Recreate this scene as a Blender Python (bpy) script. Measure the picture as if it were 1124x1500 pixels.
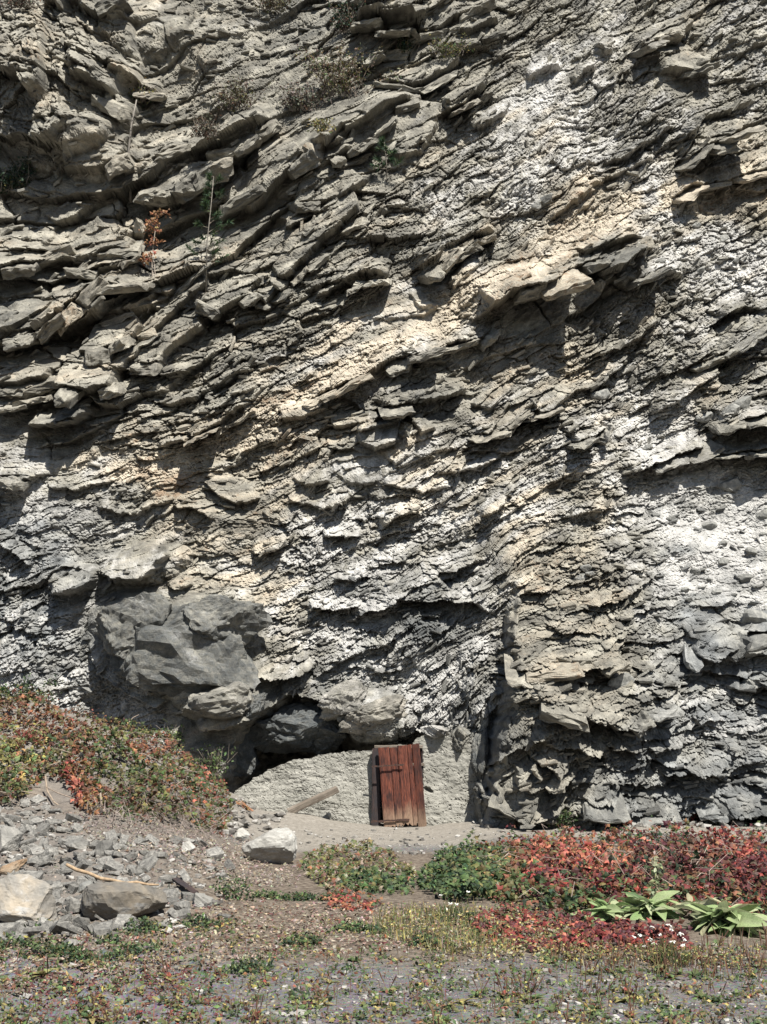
import bpy, bmesh, math, random
import numpy as np
from mathutils import Vector, Matrix

for o in list(bpy.data.objects):
    bpy.data.objects.remove(o)
SC = bpy.context.scene
COL = SC.collection
random.seed(7)
RNG = np.random.default_rng(11)
R = math.radians

# ------------------------------------------------------------ camera
PW, PH = 1124.0, 1500.0          # reference frame the layout is measured in
FPX, HOR, CAMZ = 1875.0, 1090.0, 1.6
cam_d = bpy.data.cameras.new('camera')
cam = bpy.data.objects.new('camera', cam_d)
COL.objects.link(cam)
cam.location = (0, 0, CAMZ)
cam.rotation_euler = (R(90), 0, 0)
cam_d.sensor_fit = 'VERTICAL'
cam_d.sensor_height = 36.0
cam_d.sensor_width = 27.0
cam_d.lens = 36.0 * FPX / PH
cam_d.shift_y = (HOR - PH / 2) / PH
cam_d.clip_end = 500
SC.camera = cam

# ------------------------------------------------------------ light
SUN_EL, SUN_AZ = 55.0, 27.0       # azimuth: degrees to the right of straight behind the camera
sd = Vector((math.sin(R(SUN_AZ)) * math.cos(R(SUN_EL)), -math.cos(R(SUN_AZ)) * math.cos(R(SUN_EL)), math.sin(R(SUN_EL))))
W = bpy.data.worlds.new('World')
SC.world = W
W.use_nodes = True
wn = W.node_tree
bg = wn.nodes['Background']
sky = wn.nodes.new('ShaderNodeTexSky')
sky.sky_type = 'NISHITA'
sky.sun_disc = False
sky.sun_elevation = R(SUN_EL)
sky.sun_rotation = math.atan2(sd.x, sd.y)
wn.links.new(sky.outputs[0], bg.inputs[0])
bg.inputs[1].default_value = 0.05
sl = bpy.data.lights.new('sun', 'SUN')
sl.energy = 5.0
sl.angle = R(0.5)
sl.color = (1.0, 0.968, 0.905)
sun = bpy.data.objects.new('sun', sl)
COL.objects.link(sun)
sun.rotation_euler = sd.to_track_quat('Z', 'Y').to_euler()
VS = SC.view_settings
VS.view_transform = 'Standard'
VS.look = 'None'
VS.exposure = 1.0
VS.gamma = 1.0
VS.use_curve_mapping = False
SC.cycles.max_bounces = 5
SC.cycles.diffuse_bounces = 1
SC.cycles.glossy_bounces = 1
SC.cycles.transmission_bounces = 2

# ------------------------------------------------------------ numeric helpers
def hsh(ix, iy, seed=0):
    n = (ix.astype(np.int64) * 374761393 + iy.astype(np.int64) * 668265263 + seed * 974634777) & 0xFFFFFFFF
    n = ((n ^ (n >> 13)) * 1274126177) & 0xFFFFFFFF
    n = ((n ^ (n >> 16)) * 2246822519) & 0xFFFFFFFF
    n = n ^ (n >> 15)
    return (n & 0xFFFFFF).astype(np.float32) / 16777216.0

def vnoise(x, y, seed=0):
    """smooth gradient noise, about -1..1"""
    ix = np.floor(x); iy = np.floor(y)
    fx = x - ix; fy = y - iy
    ux = fx * fx * fx * (fx * (fx * 6 - 15) + 10); uy = fy * fy * fy * (fy * (fy * 6 - 15) + 10)
    def g(ax, ay):
        a = hsh(ix + ax, iy + ay, seed) * 6.2831853
        return np.cos(a) * (fx - ax) + np.sin(a) * (fy - ay)
    a = g(0, 0); b = g(1, 0); c = g(0, 1); d = g(1, 1)
    return 1.5 * ((a * (1 - ux) + b * ux) * (1 - uy) + (c * (1 - ux) + d * ux) * uy)

def fbm(x, y, seed=0, octv=4, gain=0.5):
    r = 0; a = 1.0; f = 1.0
    for k in range(octv):
        r = r + a * vnoise(x * f, y * f, seed + 17 * k); a *= gain; f *= 2.03
    return r

def worley(x, y, seed=0, jit=0.95, p=2):
    """nearest cell: f1, f2, random id (0..1), second random, third random, dx, dy to its centre"""
    ix = np.floor(x); iy = np.floor(y)
    f1 = np.full(x.shape, 9.0, np.float32); f2 = f1.copy()
    cx = np.zeros(x.shape); cy = np.zeros(x.shape); ddx = np.zeros(x.shape); ddy = np.zeros(x.shape)
    for ox in (-1, 0, 1):
        for oy in (-1, 0, 1):
            jx = ix + ox; jy = iy + oy
            px = jx + 0.5 + jit * (hsh(jx, jy, seed) - 0.5); py = jy + 0.5 + jit * (hsh(jx, jy, seed + 5) - 0.5)
            dx = x - px; dy = y - py
            d = np.sqrt(dx * dx + dy * dy) if p == 2 else (np.abs(dx) ** p + np.abs(dy) ** p) ** (1.0 / p)
            m = d < f1
            f2 = np.where(m, f1, np.minimum(f2, d))
            f1 = np.where(m, d, f1)
            cx = np.where(m, jx, cx); cy = np.where(m, jy, cy)
            ddx = np.where(m, dx, ddx); ddy = np.where(m, dy, ddy)
    return f1, f2, hsh(cx, cy, seed + 11), hsh(cx, cy, seed + 12), hsh(cx, cy, seed + 13), ddx, ddy, cx, cy

def sstep(a, b, x):
    t = np.clip((x - a) / (b - a), 0, 1)
    return t * t * (3 - 2 * t)

def inpoly(px, py, poly):
    ins = np.zeros(px.shape, bool)
    n = len(poly)
    for i in range(n):
        x1, y1 = poly[i]; x2, y2 = poly[(i + 1) % n]
        if y1 == y2: continue
        c = ((y1 > py) != (y2 > py)) & (px < (x2 - x1) * (py - y1) / (y2 - y1) + x1)
        ins ^= c
    return ins

def world(px, py, y):
    return ((px - 562.0) / FPX * y, y, CAMZ + (HOR - py) / FPX * y)

# ------------------------------------------------------------ object helpers
def mesh_np(name, V, F, attrs=None, smooth=False):
    """V (n,3); F (m,k) with k = 3 or 4; attrs: name -> (n,4) point colours or (n,3) vectors"""
    V = np.ascontiguousarray(V, np.float32); F = np.ascontiguousarray(F, np.int32)
    me = bpy.data.meshes.new(name)
    me.vertices.add(len(V)); me.vertices.foreach_set('co', V.ravel())
    k = F.shape[1]
    me.loops.add(F.size); me.loops.foreach_set('vertex_index', F.ravel())
    me.polygons.add(len(F)); me.polygons.foreach_set('loop_start', np.arange(0, F.size, k, dtype=np.int32))
    for an, av in (attrs or {}).items():
        av = np.ascontiguousarray(av, np.float32)
        if av.shape[1] == 4:
            at = me.attributes.new(an, 'FLOAT_COLOR', 'POINT'); at.data.foreach_set('color', av.ravel())
        else:
            at = me.attributes.new(an, 'FLOAT_VECTOR', 'POINT'); at.data.foreach_set('vector', av.ravel())
    me.update(calc_edges=True)
    me.validate()
    (me.shade_smooth if smooth else me.shade_flat)()
    return me

def obj(name, me, mat=None, parent=None, loc=None):
    o = bpy.data.objects.new(name, me)
    COL.objects.link(o)
    if mat is not None and me is not None and not me.materials:
        me.materials.append(mat)
    if parent is not None: o.parent = parent
    if loc is not None: o.location = loc
    return o

def tag(o, label=None, cat=None, group=None, kind=None):
    if label: o['label'] = label
    if cat: o['category'] = cat
    if group: o['group'] = group
    if kind: o['kind'] = kind
    return o

def empty(name, loc, rz=0.0):
    o = bpy.data.objects.new(name, None)
    COL.objects.link(o)
    o.location = loc; o.rotation_euler = (0, 0, rz)
    o.empty_display_size = 0.1
    return o

class MB:
    """collects geometry with a colour per vertex"""
    def __init__(s): s.v = []; s.f = []; s.c = []; s.n = 0
    def add(s, V, F, c=None):
        V = np.asarray(V, float); F = np.asarray(F, int)
        s.v.append(V); s.f.append(F + s.n); s.n += len(V)
        s.c.append(np.tile(np.array(c if c is not None else (1, 1, 1, 1), float)[:4], (len(V), 1)) if np.ndim(c) < 2 else np.asarray(c))
    def tube(s, pts, rad, c=None, n=6):
        pts = [Vector(p) for p in pts]
        V = []; F = []
        for i, p in enumerate(pts):
            d = (pts[min(i + 1, len(pts) - 1)] - pts[max(i - 1, 0)]).normalized()
            a = d.orthogonal().normalized() if abs(d.z) > 0.9 else d.cross(Vector((0, 0, 1))).normalized()
            b = d.cross(a)
            r = rad[i] if hasattr(rad, '__len__') else rad
            for k in range(n):
                t = 2 * math.pi * k / n
                V.append(p + a * (r * math.cos(t)) + b * (r * math.sin(t)))
        for i in range(len(pts) - 1):
            for k in range(n):
                k2 = (k + 1) % n
                F.append((i * n + k, i * n + k2, (i + 1) * n + k2)); F.append((i * n + k, (i + 1) * n + k2, (i + 1) * n + k))
        V.append(pts[0]); V.append(pts[-1])
        e = len(V)
        for k in range(n):
            k2 = (k + 1) % n
            F.append((e - 2, k2, k)); F.append((e - 1, (len(pts) - 1) * n + k, (len(pts) - 1) * n + k2))
        s.add([tuple(v) for v in V], F, c)
    def mesh(s, name, smooth=False):
        V = np.concatenate(s.v); F = np.concatenate(s.f); C = np.concatenate(s.c)
        if C.shape[1] == 3: C = np.hstack([C, np.ones((len(C), 1))])
        return mesh_np(name, V, F, {'Col': C}, smooth)

def hull(seed, dims, extra=5, jit=0.35):
    """angular stone: hull of a jittered box, returns V,F arrays (tris)"""
    rn = random.Random(seed)
    pts = []
    for x in (-1, 1):
        for y in (-1, 1):
            for z in (-1, 1):
                pts.append(((x * (1 - rn.random() * jit)) * dims[0], y * (1 - rn.random() * jit) * dims[1], z * (1 - rn.random() * jit) * dims[2]))
    for k in range(extra):
        a = Vector((rn.gauss(0, 1), rn.gauss(0, 1), rn.gauss(0, 1))).normalized() * 1.12
        pts.append((a.x * dims[0], a.y * dims[1], a.z * dims[2]))
    bm = bmesh.new()
    for p in pts: bm.verts.new(p)
    r = bmesh.ops.convex_hull(bm, input=bm.verts)
    bmesh.ops.delete(bm, geom=[v for v in bm.verts if not v.link_faces], context='VERTS')
    bmesh.ops.triangulate(bm, faces=bm.faces)
    bm.verts.index_update()
    V = np.array([v.co[:] for v in bm.verts]); F = np.array([[v.index for v in f.verts] for f in bm.faces])
    bm.free()
    return V, F

def boulder(seed, dims, cuts=14, sub=4, rough=0.03, flat=1.0):
    """icosphere cut by random planes, then roughened: an angular weathered block"""
    rn = random.Random(seed)
    bm = bmesh.new()
    bmesh.ops.create_icosphere(bm, subdivisions=sub, radius=1.0)
    V = np.array([v.co[:] for v in bm.verts]); F = np.array([[v.index for v in f.verts] for f in bm.faces])
    bm.free()
    V = np.sign(V) * np.abs(V) ** 0.75
    for k in range(cuts):
        n = np.array([rn.gauss(0, 1), rn.gauss(0, 1), rn.gauss(0, 1) * flat]); n /= np.linalg.norm(n)
        d = rn.uniform(0.55, 0.9)
        q = V @ n
        m = q > d
        V[m] -= np.outer(q[m] - d, n) * 0.94
    l = V / np.linalg.norm(V, axis=1, keepdims=True)
    nz = fbm(V[:, 0] * 2.2 + V[:, 2] * 1.3 + seed, V[:, 1] * 2.2 - V[:, 2] * 1.7, seed, 5, 0.55)
    nz = nz + 0.35 * fbm(V[:, 0] * 7 - V[:, 2] * 3, V[:, 1] * 6 + V[:, 2] * 9, seed + 3, 4, 0.6)
    V = V + l * (nz * rough * 1.6)[:, None]
    return V * np.array(dims), F

# ------------------------------------------------------------ material helpers
def nt(mat):
    mat.use_nodes = True
    t = mat.node_tree
    return t, t.nodes, t.links, t.nodes['Principled BSDF']

class NG:
    def __init__(s, name):
        s.m = bpy.data.materials.new(name); s.t, s.n, s.l, s.p = nt(s.m)
        s.p.inputs['Roughness'].default_value = 0.9
        s.p.inputs['Specular IOR Level'].default_value = 0.25
    def put(s, sock, v):
        if hasattr(v, 'type') and hasattr(v, 'links'): s.l.new(v, sock)
        else: sock.default_value = v
    def attr(s, name, out='Color'):
        a = s.n.new('ShaderNodeAttribute'); a.attribute_name = name; return a.outputs[out]
    def objco(s): return s.n.new('ShaderNodeTexCoord').outputs['Object']
    def mapv(s, v, sc):
        m = s.n.new('ShaderNodeMapping'); m.inputs['Scale'].default_value = sc; s.l.new(v, m.inputs['Vector']); return m.outputs[0]
    def noise(s, v, scale, det=6, rough=0.6, dist=0.0):
        n = s.n.new('ShaderNodeTexNoise'); n.inputs['Scale'].default_value = scale; n.inputs['Detail'].default_value = det
        n.inputs['Roughness'].default_value = rough; n.inputs['Distortion'].default_value = dist
        if v is not None: s.l.new(v, n.inputs['Vector'])
        return n.outputs['Fac']
    def voro(s, v, scale, feat='F1', out='Distance'):
        n = s.n.new('ShaderNodeTexVoronoi'); n.feature = feat; n.inputs['Scale'].default_value = scale
        if v is not None: s.l.new(v, n.inputs['Vector'])
        return n.outputs[out]
    def math(s, op, a, b=0.0, clamp=False):
        n = s.n.new('ShaderNodeMath'); n.operation = op; n.use_clamp = clamp
        s.put(n.inputs[0], a); s.put(n.inputs[1], b); return n.outputs[0]
    def ramp(s, v, lo, hi, a=0.0, b=1.0, smooth=True):
        n = s.n.new('ShaderNodeMapRange'); n.interpolation_type = 'SMOOTHSTEP' if smooth else 'LINEAR'
        s.put(n.inputs['Value'], v); s.put(n.inputs['From Min'], lo); s.put(n.inputs['From Max'], hi)
        n.inputs['To Min'].default_value = a; n.inputs['To Max'].default_value = b; return n.outputs['Result']
    def mix(s, f, a, b, mode='MIX'):
        n = s.n.new('ShaderNodeMix'); n.data_type = 'RGBA'; n.blend_type = mode
        s.put(n.inputs[0], f); s.put(n.inputs[6], a); s.put(n.inputs[7], b); return n.outputs[2]
    def sep(s, c):
        n = s.n.new('ShaderNodeSeparateColor'); s.l.new(c, n.inputs[0]); return n.outputs
    def scale(s, c, f):
        n = s.n.new('ShaderNodeVectorMath'); n.operation = 'SCALE'; s.l.new(c, n.inputs[0]); s.put(n.inputs['Scale'], f); return n.outputs[0]
    def bump(s, h, strength, dist, prev=None):
        n = s.n.new('ShaderNodeBump'); n.inputs['Strength'].default_value = strength; n.inputs['Distance'].default_value = dist
        s.l.new(h, n.inputs['Height'])
        if prev is not None: s.l.new(prev, n.inputs['Normal'])
        return n.outputs[0]
    def done(s, col, normal=None):
        s.put(s.p.inputs['Base Color'], col)
        if normal is not None: s.l.new(normal, s.p.inputs['Normal'])
        return s.m

def c4(r, g, b): return (r, g, b, 1.0)

def rock_material():
    g = NG('layered_rock')
    w = g.sep(g.attr('mixw')); alpha = g.attr('mixw', 'Alpha')
    st = g.attr('st', 'Vector')
    co = g.objco()
    n1 = g.noise(g.mapv(st, (1.0, 3.0, 1.0)), 1.6, 5, 0.6)
    n2 = g.noise(co, 7.0, 6, 0.65)
    n3 = g.noise(g.mapv(st, (1.0, 3.5, 1.0)), 9.0, 5, 0.7)
    n4 = g.noise(co, 45.0, 4, 0.7)
    base = g.mix(g.ramp(n1, 0.35, 0.68), c4(0.13, 0.123, 0.105), c4(0.295, 0.277, 0.23))
    base = g.mix(g.ramp(g.math('ADD', g.math('MULTIPLY', w[1], 0.75), g.math('MULTIPLY', g.math('SUBTRACT', n3, 0.5), 0.9)), 0.12, 0.75), base, c4(0.32, 0.282, 0.22))
    base = g.mix(g.math('MULTIPLY', w[1], -0.9, True), base, g.mix(g.ramp(n1, 0.35, 0.65), c4(0.125, 0.132, 0.135), c4(0.235, 0.243, 0.243)))
    rust = g.ramp(g.math('ADD', g.math('MULTIPLY', w[1], 0.32), n2), 0.74, 0.93)
    base = g.mix(g.math('MULTIPLY', rust, 0.6), base, c4(0.20, 0.115, 0.06))
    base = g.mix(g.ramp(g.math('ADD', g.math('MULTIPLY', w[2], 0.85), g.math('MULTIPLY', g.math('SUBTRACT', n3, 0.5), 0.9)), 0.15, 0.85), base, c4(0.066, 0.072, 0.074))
    base = g.scale(base, g.ramp(alpha, 0, 1, 0.7, 1.3, False))
    n5 = g.noise(co, 24.0, 4, 0.7)
    wf = g.math('ADD', g.math('MULTIPLY', w[0], 0.95), g.math('ADD', g.math('MULTIPLY', g.math('SUBTRACT', n2, 0.5), 0.6), g.math('ADD', g.math('MULTIPLY', g.math('SUBTRACT', n3, 0.5), 0.6), g.math('MULTIPLY', g.math('SUBTRACT', n5, 0.5), 0.4))))
    base = g.mix(g.math('MULTIPLY', g.ramp(wf, 0.15, 0.85), 0.92), base, g.mix(g.ramp(w[1], 0.1, 0.7), c4(0.45, 0.438, 0.413), c4(0.47, 0.412, 0.325)))
    base = g.scale(base, g.ramp(n4, 0.25, 0.75, 0.66, 1.34, False))
    base = g.scale(base, g.ramp(g.noise(co, 2.3, 5, 0.7, 0.6), 0.3, 0.7, 0.68, 1.28, False))
    nb = g.bump(n3, 0.7, 0.07)
    nb = g.bump(n4, 0.7, 0.025, nb)
    return g.done(base, nb)

def stone_material(name, a, b, pale=None, sc=1.0):
    g = NG(name)
    co = g.objco()
    oi = g.n.new('ShaderNodeObjectInfo').outputs['Random']
    n1 = g.noise(co, 3.0 * sc, 6, 0.6, 0.4); n2 = g.noise(co, 26.0 * sc, 5, 0.7)
    base = g.mix(g.ramp(n1, 0.35, 0.65), a, b)
    if pale is not None:
        base = g.mix(g.ramp(g.noise(g.mapv(co, (1, 1, 3)), 2.1 * sc, 6, 0.65, 0.8), 0.5, 0.64), base, pale)
    base = g.scale(base, g.ramp(n2, 0.25, 0.75, 0.75, 1.2, False))
    base = g.scale(base, g.ramp(oi, 0, 1, 0.62, 1.2, False))
    nb = g.bump(n2, 0.5, 0.012, g.bump(n1, 0.4, 0.05))
    return g.done(base, nb)

def leaf_material(name='leaf', trans=0.3):
    g = NG(name)
    c = g.attr('Col')
    n = g.noise(g.objco(), 30.0, 3)
    c = g.scale(c, g.ramp(n, 0.3, 0.7, 0.75, 1.2, False))
    g.p.inputs['Roughness'].default_value = 0.65
    g.p.inputs['Specular IOR Level'].default_value = 0.3
    g.put(g.p.inputs['Base Color'], c)
    tr = g.n.new('ShaderNodeBsdfTranslucent'); g.l.new(c, tr.inputs[0])
    mx = g.n.new('ShaderNodeMixShader'); mx.inputs[0].default_value = trans
    g.l.new(g.p.outputs[0], mx.inputs[1]); g.l.new(tr.outputs[0], mx.inputs[2])
    g.l.new(mx.outputs[0], g.n['Material Output'].inputs[0])
    return g.m

def bark_material(name='bark'):
    g = NG(name)
    c = g.attr('Col'); co = g.objco()
    n = g.noise(g.mapv(co, (1, 1, 0.25)), 40.0, 5, 0.7)
    return g.done(g.scale(c, g.ramp(n, 0.25, 0.75, 0.55, 1.35, False)), g.bump(n, 0.5, 0.01))

M_ROCK = rock_material()
M_STONE = stone_material('scree_stone', c4(0.115, 0.111, 0.102), c4(0.205, 0.196, 0.176), c4(0.27, 0.257, 0.23))
M_COBBLE = stone_material('grey_cobble', c4(0.15, 0.15, 0.14), c4(0.25, 0.245, 0.222))
M_PALE = stone_material('pale_boulder', c4(0.25, 0.24, 0.215), c4(0.36, 0.347, 0.315), c4(0.42, 0.41, 0.375))
M_TAN = stone_material('tan_boulder', c4(0.17, 0.16, 0.143), c4(0.26, 0.222, 0.172), c4(0.285, 0.276, 0.258), 0.8)
M_LEAF = leaf_material()
M_BARK = bark_material()

# ============================================================ CLIFF
STEP = 1.5
A0, A1, B0, B1 = -150.0, 1274.0, -110.0, 1232.0
na = int((A1 - A0) / STEP) + 1; nb_ = int((B1 - B0) / STEP) + 1
GA, GB = np.meshgrid(A0 + STEP * np.arange(na), B0 + STEP * np.arange(nb_))

# control points: x, y, bedding angle (deg, up to the right), block, shale, white, tan, dark (slate rock, plus shade painted in at holes and recesses)
CP = np.array([
(20,30,20,.5,.4,0,.2,.3),(100,40,-40,.5,.3,0,.3,.1),(170,15,-25,.5,.3,0,.2,.4),(220,30,15,.2,.1,.3,.2,0),(290,30,5,.5,.5,.1,.2,.1),
(350,40,5,.4,.7,.25,.1,.15),(430,50,15,.5,.7,0,0,.5),(520,20,30,.9,.4,0,0,.5),(580,50,30,.9,.3,0,.1,.05),(640,80,35,.8,.4,0,.1,.05),
(700,30,35,.7,.5,0,0,.2),(780,40,42,.5,.9,.05,0,.3),(830,20,42,.4,.9,.05,0,.35),(890,40,40,.2,.4,.8,0,0),(930,20,40,.5,.7,.2,0,.35),
(1000,30,35,.6,.6,.2,.3,.1),(1090,40,30,.5,.6,.4,0,.1),
(60,130,-40,.7,.4,0,.4,.0),(140,170,-40,.6,.5,0,.3,.2),(40,190,-30,.8,.3,0,.2,.4),(220,100,0,.5,.6,.05,.3,.25),(270,120,10,.4,.7,.1,.3,.1),
(350,110,20,.4,.7,.15,.1,.1),(430,120,35,.3,.5,0,0,.3),(520,80,35,.5,.2,0,.1,0),(480,160,35,.5,.4,0,0,.15),(600,120,35,.8,.4,0,.1,.05),
(590,190,37,.3,.08,.15,.1,0),(680,150,38,.7,.5,.05,.1,.1),(740,110,38,.6,.6,.2,.1,.1),(800,110,40,.2,.5,.8,0,0),(760,170,40,.15,.4,.9,.1,0),
(860,80,45,.5,.6,.35,0,.25),(870,135,42,.4,.7,.6,0,.1),(920,90,45,.7,.6,.25,.2,.15),(1005,95,35,.4,.2,.15,.15,0),(1090,120,30,.4,.8,.35,0,.3),
(50,260,15,.6,.6,0,.1,.45),(150,220,15,.6,.3,.05,.3,.0),(250,200,20,.5,.6,.05,.2,.1),(330,220,35,.9,.2,0,.2,.05),(390,260,38,.7,.15,0,.2,0),
(480,270,40,.8,.35,0,.2,0),(560,260,40,.5,.4,.05,.2,.05),(640,230,40,.6,.6,.1,.2,.05),(700,230,40,.5,.7,.45,.1,.1),(740,260,38,.3,.7,.7,.2,.05),
(820,220,45,.4,.7,.7,.1,.05),(900,220,40,.5,.9,.5,0,.4),(980,180,35,.5,.9,.35,0,.4),(1050,230,35,.9,.6,.15,.2,.4),(1100,190,35,.5,.7,.35,.3,.1),
(40,330,10,.8,.4,0,.3,.0),(130,340,18,.8,.4,.05,.35,0),(180,300,30,.8,.3,0,.3,0),(230,320,36,.8,.3,0,.3,0),(350,320,42,.8,.3,0,.25,0),(160,430,44,.9,.25,0,.4,0),(240,400,44,.8,.3,0,.3,0),(330,470,42,.8,.5,0,.2,.1),(250,520,40,.8,.5,0,.3,.05),(180,520,38,.9,.3,0,.4,0),(420,300,42,.8,.3,0,.2,0),(520,190,38,.6,.2,.05,.1,0),(280,270,36,.9,.2,0,.2,0),(40,430,30,.7,.2,0,0,.45),(210,370,42,.6,.4,.1,.3,0),(310,360,40,.7,.5,0,.3,.05),
(400,360,42,.9,.5,0,.25,0),(470,330,45,.8,.5,0,.2,.05),(560,330,40,.5,.8,.1,.2,.15),(640,320,40,.4,.7,.55,.2,.05),(630,390,32,.8,.7,.15,.2,.35),
(700,350,40,.6,.8,.25,.2,.3),(760,330,42,.5,.8,.5,.2,.25),(830,320,38,.5,.6,.35,.7,0),(900,300,30,.4,.7,.6,.5,0),(960,290,25,.4,.7,.7,.2,0),
(1020,280,28,.7,.6,.3,.6,0),(1090,270,28,.6,.6,.2,.6,0),(1000,350,32,.3,.8,.65,.05,.1),(1080,370,30,.3,.7,.8,0,.05),(890,410,38,.8,.25,.05,.1,.55),
(780,460,30,.7,.15,0,.2,.5),(120,450,45,1,.25,0,.4,.0),(200,480,45,.9,.3,0,.4,0),(280,440,42,.9,.4,0,.3,0),(370,440,40,.7,.8,.05,.2,.15),
(470,420,33,.6,.8,.1,.2,.15),(540,410,28,.7,.6,.15,.2,.1),(590,460,22,.3,.3,.55,.35,0),(680,450,32,.4,.6,.6,.55,0),(760,400,35,.6,.6,.3,.7,0),
(930,470,45,.4,1,.4,.35,.2),(1020,470,38,.5,1,.45,.05,.3),(1100,480,35,.6,.8,.35,0,.4),
(50,550,15,1,.3,0,.45,0),(140,555,20,.9,.15,0,.35,0),(100,630,15,1,.3,0,.1,.6),(220,560,30,.7,.8,.05,.2,.1),(320,560,27,.6,.95,.1,.1,.3),
(420,540,27,.5,.9,.3,.3,.1),(500,530,25,.4,.7,.65,.5,0),(450,590,25,.5,.7,.3,.6,0),(600,560,25,.6,.6,.2,.2,.3),(640,590,20,.7,.5,.1,0,.55),
(700,540,30,.5,.5,.25,.35,.15),(760,540,38,.5,.6,.3,.5,0),(850,540,40,.4,1,.3,.55,.1),(900,570,35,.5,.9,.4,.2,.25),(960,560,38,.5,.9,.35,0,.35),
(1050,560,32,.6,.8,.4,.2,.3),(30,640,5,.4,.6,.3,.1,.1),(60,690,3,.35,.5,.5,.1,0),(150,680,12,.4,.7,.4,.3,.05),(250,640,22,.5,.9,.2,.4,.15),
(240,690,10,.4,.6,.25,1.1,0),(340,650,25,.5,.8,.4,.5,.05),(420,640,30,.6,.8,.35,.6,0),(500,640,15,.8,.6,.2,.4,.1),(535,690,2,.25,.06,.5,0,0),
(620,680,25,.5,.7,.75,.4,0),(700,640,25,.6,.8,.45,.3,.2),(760,610,30,.7,.8,.3,.2,.3),(820,640,25,.5,.9,.4,.1,.3),(900,640,20,.4,.7,.8,.1,0),
(980,620,20,.4,.7,.8,.05,0),(1060,620,22,.6,.8,.4,.2,.3),(1100,660,15,.5,.6,.3,0,.4),
(40,740,3,.3,.45,.45,0,.15),(120,750,8,.3,.6,.4,0,.15),(200,760,15,.4,.7,.3,0,.25),(300,720,-5,.5,.7,.25,.6,.1),(350,730,-20,.6,.5,.15,.5,.1),
(430,720,5,.5,.7,.45,.3,.15),(520,740,8,.5,.9,.65,.1,.2),(600,750,15,.6,.8,.65,.2,.2),(680,740,20,.5,.8,.8,.2,.1),(720,700,25,.5,.8,.6,.2,.2),
(760,760,25,.4,.8,.75,.4,.0),(850,740,22,.5,.8,.45,.4,0),(920,700,15,.4,.7,.6,.05,.15),(1000,700,10,.4,.5,.65,0,.15),(1080,730,8,.25,.35,.8,0,.05),
(30,830,22,.4,.8,.25,0,.4),(100,840,20,.5,.5,.3,.2,.1),(60,920,18,.4,.8,.45,0,.25),(230,800,10,.4,.35,.5,.4,0),(300,830,8,.5,.7,.3,.45,0),
(380,850,15,.4,.6,.65,.5,0),(450,820,8,.5,.9,.65,.1,.2),(540,840,15,.5,1,.6,0,.3),(640,830,22,.5,.9,.45,.2,.25),(700,860,25,.5,.8,.5,.3,.15),
(742,800,80,.6,.6,.55,.5,.1),(800,820,16,.5,.9,.15,.42,0),(870,850,16,.5,1,.1,.42,0),(930,820,10,.4,.7,.5,.1,.15),(1000,830,5,.2,.4,.65,0,.1),
(1090,830,5,.2,.3,.75,0,.1),(130,1000,20,.4,.7,.5,0,.2),(200,920,25,.30,.12,.12,.0,.5),(300,920,25,.33,.12,.05,.05,.6),(250,980,30,.36,.15,.05,.1,.5),(170,950,25,.3,.12,.1,0,.5),(350,930,25,.3,.12,.1,.1,.5),
(420,930,30,.4,.9,.6,.3,.1),(500,920,20,.5,.9,.7,0,.2),(620,915,12,.6,.9,.1,0,.75),(560,960,15,.5,.8,.6,0,.2),(650,980,50,.3,.9,.7,.1,.1),
(700,930,35,.4,.9,.5,.2,.2),(780,930,13,.5,.8,.1,.38,0),(860,930,15,.5,1,.1,.35,0),(950,930,15,.5,.8,.3,.1,.2),(1050,930,10,.7,.4,.1,.1,.2),
(1100,970,10,.6,.4,.15,.1,.2),(180,1050,15,.3,.6,.65,0,.1),(320,1020,20,.15,.1,.2,.3,.4),(420,1060,25,.6,.3,0,0,.6),(460,1000,25,.5,.8,.25,0,.45),
(540,1050,20,.4,.25,.2,.45,.15),(620,1040,50,.3,.9,.75,.1,.05),(690,1040,70,.5,.8,.4,0,.3),(718,1080,75,.5,.6,.1,0,.5),(770,1020,10,.5,.9,.05,.35,.05),
(820,1100,12,.5,.9,.1,.3,.1),(880,1020,18,.6,.9,.1,.35,.15),(960,1030,15,.5,.9,.35,0,.2),(1050,1050,15,.5,.8,.4,0,.2),(1110,1070,12,.5,.7,.35,0,.25),
(740,1150,10,.8,.4,.05,.25,.3),(800,1170,10,.7,.7,.1,.15,.35),(880,1150,10,.7,.9,.1,.1,.4),(960,1160,8,.7,.9,.1,.1,.4),(1060,1130,8,.7,.8,.15,0,.4),
(1090,1190,5,.7,.6,.05,0,.6),(50,1060,20,.4,.6,.45,0,.25),(200,1150,15,.4,.6,.3,0,.3),
], float)

ca = np.arange(A0 - 8, A1 + 16, 8.0); cb = np.arange(B0 - 8, B1 + 16, 8.0)
CA, CB = np.meshgrid(ca, cb)
num = np.zeros((7,) + CA.shape); den = np.zeros(CA.shape) + 1e-12
for x, y, ang, *f in CP:
    d2 = ((CA - x) ** 2 + (CB - y) ** 2)
    w = np.exp(-d2 / (2 * 26.0 ** 2)) + 1e-3 * np.exp(-d2 / (2 * 90.0 ** 2))
    for k, v in enumerate([math.cos(2 * R(ang)), math.sin(2 * R(ang))] + f):
        num[k] += w * v
    den += w
CF = num / den

def up(c):
    """coarse control grid -> fine grid, bilinear"""
    fx = (GA - ca[0]) / 8.0; fy = (GB - cb[0]) / 8.0
    ix = np.floor(fx).astype(int); iy = np.floor(fy).astype(int)
    fx -= ix; fy -= iy
    return (c[iy, ix] * (1 - fx) + c[iy, ix + 1] * fx) * (1 - fy) + (c[iy + 1, ix] * (1 - fx) + c[iy + 1, ix + 1] * fx) * fy

theta = 0.5 * np.arctan2(CF[1], CF[0])
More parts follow.
